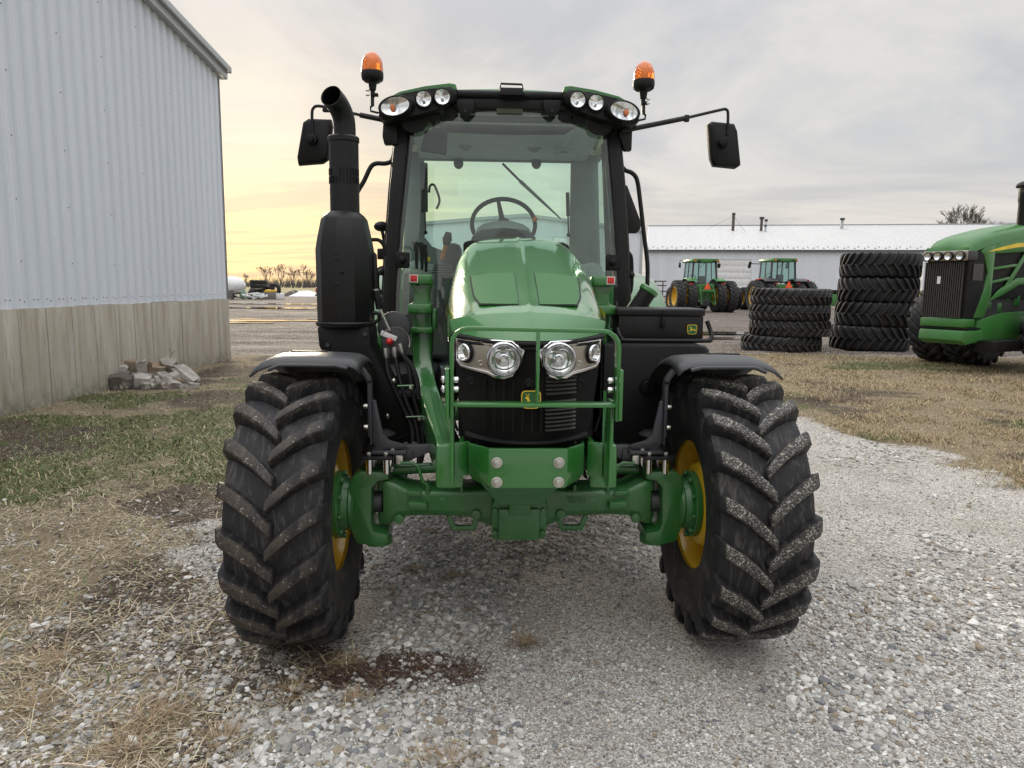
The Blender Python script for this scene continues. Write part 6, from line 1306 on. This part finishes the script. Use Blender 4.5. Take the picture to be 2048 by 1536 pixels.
# ------------------------------------------------------------------ row-crop tractors parked across the yard (seen from behind)
def lug_tyre_one(name, Rr, W, rim, n_lug, mat, parent, loc, lh=.05):
    c, lg = tyre_meshes(Rr, W, rim, n_lug, lh, .24, .04, name, 36)
    b = bmesh.new(); b.from_mesh(c)
    for k in range(n_lug):
        for s in (0, 1):
            m = lg[s].copy(); m.transform(Matrix.Rotation(-(k + .5 * s) * 2 * math.pi / n_lug, 4, 'X')); b.from_mesh(m); bpy.data.meshes.remove(m)
    me = bpy.data.meshes.new(name); b.to_mesh(me); b.free(); smooth_mesh(me, 35); o = link(name, me, mat, parent); o.location = loc; return o
def far_tractor(label, px, py, Yd, rotz, kind_, scale=1.):
    g = at(px, py, Yd); t = thing('parked_tractor', label, 'tractor', (g.x, Yd, 0), rotz, 'green tractors parked at the long shed'); t.scale = (scale,) * 3
    P_ = lambda n, b, m, par=t, bv=0., sm=35: b.build(n, M[m] if isinstance(m, str) else m, par, bv, sm)
    # rear faces -y (camera); x right
    Rr = .98; first = None
    for x in ((-1.62, -.92, .92, 1.62) if kind_ == 0 else (-1.75, -1.0, 1.0, 1.75)):
        if first is None: first = lug_tyre_one('rear_tyre', Rr, .52, .56, 22, M['rubber'], t, (x, 0, Rr - .02)); o = first
        else: o = link('rear_tyre', first.data, None, t); o.location = (x, 0, Rr - .02)
        sg = -1
        P_('rear_rim', MB().lathe([(-.24, .57), (-.22, .60), (-.18, .57), (-.05, .54), (.05, .42), (.02, .2), (.02, .02)] if x < 0 else [(-.24, .57), (-.22, .60), (-.18, .57), (-.12, .54), (.10, .50), (.12, .2), (.12, .02)], (x, 0, Rr - .02), 'x', 28), 'yellow_old')
    P_('rear_axle', MB().tube([(-1.75, 0, Rr), (1.75, 0, Rr)], .10, 12), 'yellow_old')
    f2 = None
    for x in ((-1.0, 1.0) if kind_ == 0 else (-1.1, -1.75, 1.1, 1.75)):
        if f2 is None: f2 = lug_tyre_one('front_tyre', .76, .42, .42, 20, M['rubber'], t, (x, 2.9, .75)); 
        else: o = link('front_tyre', f2.data, None, t); o.location = (x, 2.9, .75)
        P_('front_rim', MB().lathe([(-.18, .43), (-.16, .45), (0, .3), (0, .02)], (x, 2.9, .75), 'x', 24), 'yellow_old')
    P_('rear_housing', MB().prism([(-.42, .75), (.42, .75), (.5, 1.3), (.62, 1.72), (-.62, 1.72), (-.5, 1.3)], 'y', -.35, .9), 'green_old', t, .04)
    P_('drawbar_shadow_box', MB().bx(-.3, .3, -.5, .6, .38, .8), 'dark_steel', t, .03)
    hi = P_('rear_hitch', MB().sweep([(-.50, -.62, 1.32), (.50, -.62, 1.32)], .1, .14, (0, 1, 0)).sweep([(-.46, -.62, 1.30), (-.44, -.75, .95)], .09, .1, (0, 1, 0)).sweep([(.46, -.62, 1.30), (.44, -.75, .95)], .09, .1, (0, 1, 0)), 'green_old', t, .01)
    for s in SYM:
        P_('lift_arm', MB().sweep([(s * .34, -.2, .75), (s * .42, -1.0, .50)], .06, .12, (0, 1, 0)), 'green_cast', hi, .01); P_('lift_link', MB().tube([(s * .45, -.72, 1.28), (s * .42, -.9, .55)], .035, 8), 'green_cast', hi); P_('lift_cylinder', MB().tube([(s * .40, -.4, 1.6), (s * .45, -.6, 1.3)], .045, 8), 'green_cast', hi)
    P_('top_link', MB().tube([(0, -.4, 1.35), (0, -.66, .62)], .035, 8), 'dark_steel', hi)
    if kind_ == 0:
        tri = P_('slow_vehicle_sign', MB().prism([(-.20, 1.42), (.20, 1.42), (.015, 1.76), (-.015, 1.76)], 'y', -.66, -.65), 'smv_orange'); P_('sign_border', MB().prism([(-.25, 1.385), (.25, 1.385), (.02, 1.80), (-.02, 1.80)], 'y', -.648, -.64), 'smv_red', tri)
    else:
        tri = P_('slow_vehicle_sign', MB().prism([(-.22, 1.50), (.22, 1.50), (.015, 1.88), (-.015, 1.88)], 'y', -.86, -.85), 'smv_orange'); P_('sign_border', MB().prism([(-.27, 1.465), (.27, 1.465), (.02, 1.92), (-.02, 1.92)], 'y', -.848, -.84), 'smv_red', tri)
    # cab
    z0, z1 = (1.72, 3.02) if kind_ == 0 else (1.85, 3.12); hwb, hwt = (.78, .70) if kind_ == 0 else (.82, .78)
    cb = P_('cab_sill', MB().bx(-hwb - .02, hwb + .02, -.16, -.02, z0 - .06, z0 + .03), 'rubber_hose', t, .02)
    for s in SYM: P_('rear_post', MB().sweep([(s * hwb, -.1, z0), (s * hwt, 0, z1)], .10, .10, (0, 1, 0)), 'dark_trim', cb, .01)
    for s in SYM: P_('front_post', MB().sweep([(s * (hwb - .06), 1.6, z0 - .1), (s * (hwt - .04), 1.5, z1)], .07, .08, (0, 1, 0)), 'dark_trim', cb, .01); P_('side_post', MB().sweep([(s * hwb, .75, z0 - .1), (s * hwt, .75, z1)], .05, .05, (0, 1, 0)), 'dark_trim', cb)
    P_('inner_post', MB().sweep([(-hwb * .55, -.12, z0), (-hwt * .5, -.02, z1)], .06, .05, (0, 1, 0)), 'dark_trim', cb)
    P_('rear_window', MB().loft([[(-hwb, -.1, z0 + .02), (-hwt, 0, z1)], [(hwb, -.1, z0 + .02), (hwt, 0, z1)]], False, False), 'glass_far', cb); P_('front_window', MB().loft([[(-hwb, 1.62, z0), (-hwt, 1.52, z1)], [(hwb, 1.62, z0), (hwt, 1.52, z1)]], False, False), 'glass_far', cb)
    for s in SYM: P_('side_window', MB().loft([[(s * hwb, -.1, z0), (s * hwt, 0, z1)], [(s * hwb, 1.6, z0), (s * hwt, 1.5, z1)]], False, False), 'glass_far', cb)
    ro = P_('cab_roof', MB().loft([[(x, y, z) for x, z in ((-w, z1), (w, z1), (w + .02, z1 + .08), (w - .05, z1 + .22), (-w + .05, z1 + .22), (-w - .02, z1 + .08))] for y, w in ((-.28, .80), (-.15, .86), (1.5, .86), (1.75, .80))]), 'green_old', t, .03)
    for x in (-.45, .5): P_('roof_work_lamp', MB().bx(x - .11, x + .11, -.30, -.2, z1 + .03, z1 + .11), 'rubber_hose', ro, .02)
    for x in (-.68, .74): P_('roof_marker', MB().bx(x - .07, x + .07, -.30, -.2, z1 + .05, z1 + .13), 'smv_orange', ro, .02)
    P_('seat', MB().bx(-.24, .24, .3, .45, z0 + .05, z0 + .48).bx(-.24, .24, .45, .9, z0 - .05, z0 + .1), 'dark_trim', cb, .05); P_('steering_wheel', MB().tube([(-.30 + .20 * math.cos(R(a)), 1.15 + .08 * math.sin(R(a)), z0 + .38 + .18 * math.sin(R(a))) for a in range(0, 360, 20)], .02, 6, closed=True), 'rubber_hose', cb); P_('steering_column', MB().tube([(-.30, 1.15, z0 + .38), (-.28, 1.3, z0 - .1)], .05, 8), 'rubber_hose', cb)
    P_('wiper', MB().tube([(.0, -.06, z1 - .04), (-.42, -.08, z1 - .42)], .012, 5), 'rubber_hose', cb)
    for s in SYM:
        if kind_ == 0:
            m_ = P_('mirror_arm', MB().tube([(s * .80, .9, z1 + .13), (s * 1.22, .9, z1 + .13), (s * 1.26, .9, z1 + .08), (s * 1.26, .9, z1 - .02)], .016, 6), 'rubber_hose'); P_('mirror', MB().bx(s * 1.26 - .10, s * 1.26 + .10, .86, .93, z1 - .30, z1 - .02) if s > 0 else MB().bx(s * 1.26 - .04, s * 1.26 + .06, .8, 1.0, z1 - .32, z1 - .02), 'rubber_hose', m_, .03)
        else:
            m_ = P_('mirror_arm', MB().tube([(s * .82, 1.3, z1 - .12), (s * 1.5, 1.35, z1 - .10)], .03, 6), 'rubber_hose') if s < 0 else P_('mirror_arm', MB().tube([(.82, 1.3, z1 - .12), (1.0, 1.3, z1 - .12)], .03, 6), 'rubber_hose'); xx = -1.6 if s < 0 else 1.0; P_('mirror', MB().box((xx, 1.35, z1 - .18), (.18, .1, .42), Matrix.Rotation(R(12), 3, 'Y')), 'rubber_hose', m_, .03)
        fe = P_('rear_fender', MB().loft([[(s * x, (Rr + .13 + d) * math.sin(R(a)), Rr + (Rr + .13 + d) * math.cos(R(a))) for x, d in ((.55, -.05), (.62, .0), (1.15 if kind_ == 0 else 1.4, 0), (1.22 if kind_ == 0 else 1.47, -.06))] for a in range(-35, 76, 10)], False, False), 'green_old' if kind_ == 0 else 'fender_plastic', t, 0, 50); solidify(fe, .02)
        P_('tail_lamp', MB().bx(s * 1.0 - .13, s * 1.0 + .13, -.62, -.56, z0 - .05, z0 + .05) if kind_ == 0 else MB().bx(s * .75 - .1, s * .75 + .1, -.7, -.6, z0 - .12, z0 - .06), 'smv_red', fe, .02)
        if kind_ == 1: P_('warning_lamp_arm', MB().tube([(s * .8, .0, z0 + .22), (s * 1.5, 0, z0 + .18)], .03, 6), 'rubber_hose', fe); P_('warning_lamp', MB().tube([(s * 1.35, -.02, z0 + .185), (s * 1.8, -.02, z0 + .12)], [.04, .055], 8), 'smv_red', fe)
    P_('hood', MB().loft([[(x, y, z) for x, z in ((-w, 1.15), (-w, zt - .12), (-w + .12, zt), (w - .12, zt), (w, zt - .12), (w, 1.15))] for y, w, zt in ((1.5, .48, 1.82), (3.2, .46, 1.70), (3.75, .42, 1.5))]), 'green_old', t, .03)
    for s in SYM: P_('hood_stripe', MB().loft([[(s * .49, 1.55, 1.62), (s * .49, 1.55, 1.70)], [(s * .47, 3.2, 1.50), (s * .47, 3.2, 1.58)]], False, False), 'decal_yellow')
    if kind_ == 0: P_('side_beacon', MB().tube([(1.05, -.2, z0 + .05), (1.08, -.2, z0 + .2)], .02, 6).ball((1.12, -.2, z0 + .24), (.10, .05, .05), 8), 'rubber_hose')
    return t
far_tractor('green tractor with yellow dual rear wheels parked left of the tyre stacks', 1405, 622, 50., R(6), 0, 1.12)
far_tractor('green tractor with red warning lamp arms parked behind the shorter tyre stack', 1560, 640, 54., R(8), 1, 1.16)

# ------------------------------------------------------------------ clutter beyond the yard
def clutter():
    # propane tank, far left
    c = at(455, 585, 80); t = thing('storage_tank', 'long white storage tank lying beyond the yard at left', 'tank', (c.x - 1.5, 80, 0)); r = .95
    MB().lathe([(-3.5, .02), (-3.4, .4), (-3.0, .8), (-2.4, r), (2.4, r), (3.0, .8), (3.4, .4), (3.5, .02)], (0, 0, 1.35), 'x', 28).build('tank_shell', M['aged_white'], t, 0, 60)
    for x in (-1.8, 1.8): MB().bx(x - .2, x + .2, -.7, .7, 0, .75).build('tank_saddle', M['grey_wood'], t)
    def tyre_(x, y, z, rr, w, lb, rot=(0, R(90), 0)):
        o = lug_tyre_one('old_tyre', rr, w, rr * .55, 18, M['rubber'], None, (x, y, z)); o.rotation_euler = rot; return tag(o, lb, 'tyre', 'old tyres dumped beyond the yard')
    a = at(518, 590, 78)
    tyre_(a.x, 78, 1.28, .85, .45, 'lower tyre of the far dumped pair'); tyre_(a.x - .02, 78, 1.75, .85, .45, 'upper tyre of the far dumped pair')
    a2 = at(518, 590, 78.5); tag(MB().bx(a2.x - .8, a2.x + .8, 77.8, 79, 0, 1.04).build('dark_bin', M['dark_steel'], None, .05), 'dark bin beneath the far dumped pair of tyres', 'bin')
    b_ = at(503, 588, 76.5); tyre_(b_.x, 76.5, .5, .62, .5, 'tyre leaning on the ground left of the dark bin', (R(20), R(25), 0))
    b_ = at(538, 578, 79); tyre_(b_.x, 79, 1.1, .6, .4, 'tyre lying right of the far dumped pair'); b_ = at(549, 580, 79); tyre_(b_.x, 79, .95, .7, .4, 'upright tyre at the right of the dump', (0, 0, R(80)))
    b_ = at(543, 585, 77); tag(MB().bx(b_.x - .9, b_.x + .5, 76.6, 77.4, 0, .72).build('grey_crate', M['grey_wood'], None, .02), 'grey crate under the yellow cover at the dump', 'crate')
    tag(MB().prism([(b_.x - .7, .725), (b_.x + .45, .725), (b_.x + .55, .95), (b_.x - .5, .98)], 'y', 76.6, 77.3).build('yellow_cover', M['yellow_old'], None, .03), 'yellow plastic cover lying on the grey crate', 'cover')
    b_ = at(560, 585, 77); tag(MB().bx(b_.x - .5, b_.x + .3, 76.8, 77.5, 0, .6).build('pale_crate', M['aged_white'], None, .02), 'pale crate right of the grey crate', 'crate')
    b_ = at(487, 590, 75); o = MB().box((b_.x, 75, .45), (.75, .06, .95), Matrix.Rotation(R(-18), 3, 'Y') @ Matrix.Rotation(R(20), 3, 'X')).build('pale_board', M['pale_green_board']); tag(o, 'pale green board leaning before the storage tank', 'board')
    b_ = at(453, 588, 74); t2 = thing('pallet', 'wooden pallet stack before the storage tank', 'pallet', (b_.x, 74, 0))
    for z in (.1, .35, .6, .85): MB().bx(-.6, .6, -.5, .5, z, z + .08).build('slat', M['grey_wood'], t2)
    for x in (-.5, .5): MB().bx(x - .06, x + .06, -.45, .45, 0, .85).build('bearer', M['grey_wood'], t2)
    for px, lb in ((468, 'dark steel scrap right of the pallet stack'), (500, 'pale scrap sheets in front of the dark bin'), (522, 'white bags in front of the dark bin')):
        b_ = at(px, 592, 74.5); r_ = random.Random(px); me = MB()
        for i in range(5): me.box((b_.x + r_.uniform(-.5, .5), 74.5 + r_.uniform(-.3, .3), .2 + .1 * i), (r_.uniform(.3, .9), .4, r_.uniform(.08, .25)), Matrix.Rotation(r_.uniform(-.4, .4), 3, 'Y'))
        tag(me.build('scrap_heap', M['dark_steel' if px == 468 else 'aged_white'], None, .01), lb, 'scrap')
    # gravel heap and pale pile
    for px, w, h_, m_, lb in ((588, 1.6, .75, 'rubble_dark', 'low dark rubble heap beyond the yard'), (612, 2.4, .7, 'aged_white', 'pale sloping heap left of the pickup truck')):
        b_ = at(px, 585, 95); me = MB(); rgs = []
        for k, (f, z) in enumerate(((1., 0), (.75, .35), (.45, .75), (.12, 1.))): rgs.append([(b_.x + w * f * math.cos(a) * (1 + .12 * math.sin(3 * a + px)), 95 + w * .6 * f * math.sin(a), h_ * z * (1 + .1 * math.sin(5 * a))) for a in [2 * math.pi * i / 18 for i in range(18)]])
        me.loft(rgs); tag(me.build('dirt_heap', M[m_]), lb, 'heap')
    # pickup truck seen from behind, half hidden by the exhaust
    b_ = at(636, 595, 72); t = thing('pickup_truck', 'white pickup truck parked at the field edge beside the exhaust stack', 'pickup truck', (b_.x + .7, 72, 0), R(-8))
    P_ = lambda n, b, m, par=t, bv=0., sm=35: b.build(n, M[m], par, bv, sm)
    bd = P_('truck_body', MB().prism([(0, .55), (0, 1.28), (2.0, 1.30), (2.05, 1.32), (4.0, 1.25), (5.4, 1.15), (5.6, .9), (5.6, .5)], 'x', -.98, .98), 'aged_white', t, .06); P_('truck_cab', MB().loft([[(x, y, z) for x, z in ((-w, 1.30), (w, 1.30), (w - .14, 1.88), (-w + .14, 1.88))] for y, w in ((2.05, .90), (2.3, .95), (3.6, .93), (4.2, .86))]), 'aged_white', bd, .05); P_('rear_window', MB().prism([(-.72, 1.38), (.72, 1.38), (.64, 1.78), (-.64, 1.78)], 'y', 2.0, 2.04), 'rubber_hose', bd)
    P_('tailgate', MB().bx(-.78, .78, -.03, .0, .68, 1.24), 'aged_white', bd, .02); P_('rear_bumper', MB().bx(-.98, .98, -.2, -.01, .45, .62), 'dark_steel', t, .03)
    for s in SYM:
        P_('tail_lamp', MB().bx(s * .88 - .08, s * .88 + .08, -.045, .02, .85, 1.22), 'red_plastic', bd, .02)
        for y in (1.1, 4.5): w = P_('wheel', MB().lathe([(-.12, .22), (-.13, .36), (-.10, .39), (.10, .39), (.13, .36), (.12, .22), (.12, .02)], (s * .88, y, .39), 'x', 24), 'rubber_hose'); P_('wheel_rim', MB().cyl((s * .88, y, .39), .22, -.11, .11, 'x', 18), 'zinc', w)
    # implements by the long shed
    b_ = at(1310, 590, 88); t = thing('implement_rack', 'grey steel implement frame standing before the long shed', 'implement', (b_.x, 88, 0))
    for x in (-.9, 0, .9):
        MB().bx(x - .06, x + .06, -.1, .1, 0, 2.4).build('upright', M['rust_steel'], t)
    for z in (.5, 1.1, 1.8, 2.3): MB().bx(-1.2, 1.3, -.12, .12, z, z + .14).build('crossbar', M['rust_steel'], t)
    MB().bx(1.3, 3.6, -.5, .5, .5, .62).build('deck', M['grey_wood'], t); MB().bx(1.4, 3.4, -.5, .5, .9, 1.3).build('deck_box', M['grey_wood'], t, .02)
    for x in (1.5, 3.3): MB().bx(x - .05, x + .05, -.4, .4, 0, .5).build('deck_leg', M['rust_steel'], t)
    b_ = at(1668, 598, 60); t = thing('green_implement', 'green implement seen between the two tyre stacks', 'implement', (b_.x, 60, 0))
    MB().bx(-.7, .7, -.4, .4, .3, 1.25).build('hopper', M['green_old'], t, .05); MB().bx(-.5, .5, -.3, .3, 1.25, 1.6).build('lid', M['rubber_hose'], t, .05); MB().lathe([(-.1, .3), (.1, .3), (.1, .02)], (.3, -.45, .3), 'x', 16).build('wheel', M['rubber_hose'], t)
    b_ = at(1838, 600, 40); t = thing('yellow_machine', 'yellow machine peeking out behind the taller tyre stack', 'machine', (b_.x, 40, 0))
    MB().prism([(-.9, .65), (-.1, .65), (.15, .95), (.22, 1.4), (.08, 1.5), (-.02, 1.1), (-.2, .9), (-.9, .82)], 'y', -.15, .15).build('arm', M['yellow_old'], t, .02); MB().bx(-.2, .5, .3, .9, .1, 1.6).build('body', M['dark_steel'], t, .05)
    # yellow bollard near the door
    b_ = at(1479, 575, 116); tag(MB().cyl((b_.x, 116, 0), .12, 0, 1.5, 'z', 12).ball((b_.x, 116, 1.5), .12, 8).build('bollard', M['yellow_old']), 'small yellow bollard beside the left shed door', 'bollard')
clutter()
# ------------------------------------------------------------------ bare trees and pole
def bare_tree(name, loc, h, seed, label, group=None, spread=.55, tw=.05, depth=6, thin=.024):
    r = random.Random(seed); segs = []
    def grow(p, d, l, w, k):
        q = p + d * l; segs.append((p, q, w, w * .72))
        if k == 0: return
        for _ in range(2 if k > 1 and r.random() < .55 else 3):
            nd = (d + Vector((r.uniform(-1, 1), r.uniform(-1, 1), r.uniform(-.25, .55))) * spread).normalized(); grow(p + d * l * r.uniform(.55, 1.0), nd, l * r.uniform(.62, .86), w * .62, k - 1)
    grow(Vector((0, 0, 0)), Vector((r.uniform(-.08, .08), 0, 1)).normalized(), h * .26, tw, depth)
    t = thing(name, label, 'tree', loc, 0, group); trunk = MB(); crown = MB()
    for i, (a, b_, w0, w1) in enumerate(segs): (trunk if i == 0 or w0 > tw * .5 else crown).tube([a, b_], [max(w0, thin), max(w1, thin * .85)], 3, False)
    trunk.build('trunk', M['bark'], t, 0, 60, weld=False); crown.build('crown', M['bark'], t, 0, 60, weld=False); return t
n = NT('winter_bark'); n.set('Base Color', n.mix(n.noise(3), (.085, .076, .072), (.14, .125, .118))).set('Roughness', .95); M['bark'] = n.m
WHERE = ['leftmost', 'second from left', 'third from left', 'fourth from left', 'fifth from left', 'sixth from left', 'seventh from left', 'eighth from left', 'ninth from left', 'tenth from left']
for i, px in enumerate((492, 521, 531, 546, 556, 571, 580, 592, 612, 627)):
    p = at(px, 570, 240); bare_tree('bare_tree', (p.x, 240 + (i * 7) % 13, 0), 8.0 + (i * 37 % 5) * .55 - (1.8 if i == 0 else 0), 100 + i, WHERE[i] + ' bare winter tree in the far tree line', 'bare trees in the far tree line', .5, .16, 6)
def woods():
    r = random.Random(3); b = MB()
    for i in range(420):
        px = r.uniform(380, 760); p = at(px, 570, 275); x, y = p.x, 275 + r.uniform(-10, 30); h = r.uniform(3.0, 5.6) * (.72 if px < 500 else 1)
        for k in range(4):
            dx = r.uniform(-1.6, 1.6); b.add([(x - .10, y, 0), (x + .10, y, 0), (x + dx, y + r.uniform(-.5, .5), h * r.uniform(.6, 1))], [(0, 1, 2)])
    o = kind(b.build('far_woods', M['bark'], None, 0, 0, weld=False), 'stuff'); o['label'] = 'low bare brush along the far field edge'; o['category'] = 'woods'
woods()
p = at(1940, 470, 175); bare_tree('bare_tree', (p.x, 175, 0), 30.5, 55, 'bare tree top showing above the long shed roof', None, .42, .2, 8, .03)
p = at(1908, 470, 165); t = thing('utility_pole', 'wooden utility pole standing behind the long shed roof', 'pole', (p.x, 165, 0)); MB().tube([(0, 0, 0), (0, 0, at(1908, 434, 165).z)], .16, 8).build('pole', M['grey_wood'], t); MB().bx(-.1, 1.2, -.06, .06, at(1908, 452, 165).z, at(1908, 452, 165).z + .18).build('crossarm', M['grey_wood'], t)
z = at(1908, 440, 165).z; MB().tube([(0, 0, z), (20, 2, z - .6), (45, 6, z + .4)], .03, 4).build('power_line', M['dark_steel'], t); MB().tube([(0, 0, z - 1.6), (20, 2, z - 2.2), (45, 6, z - 1.4)], .03, 4).build('power_line', M['dark_steel'], t)
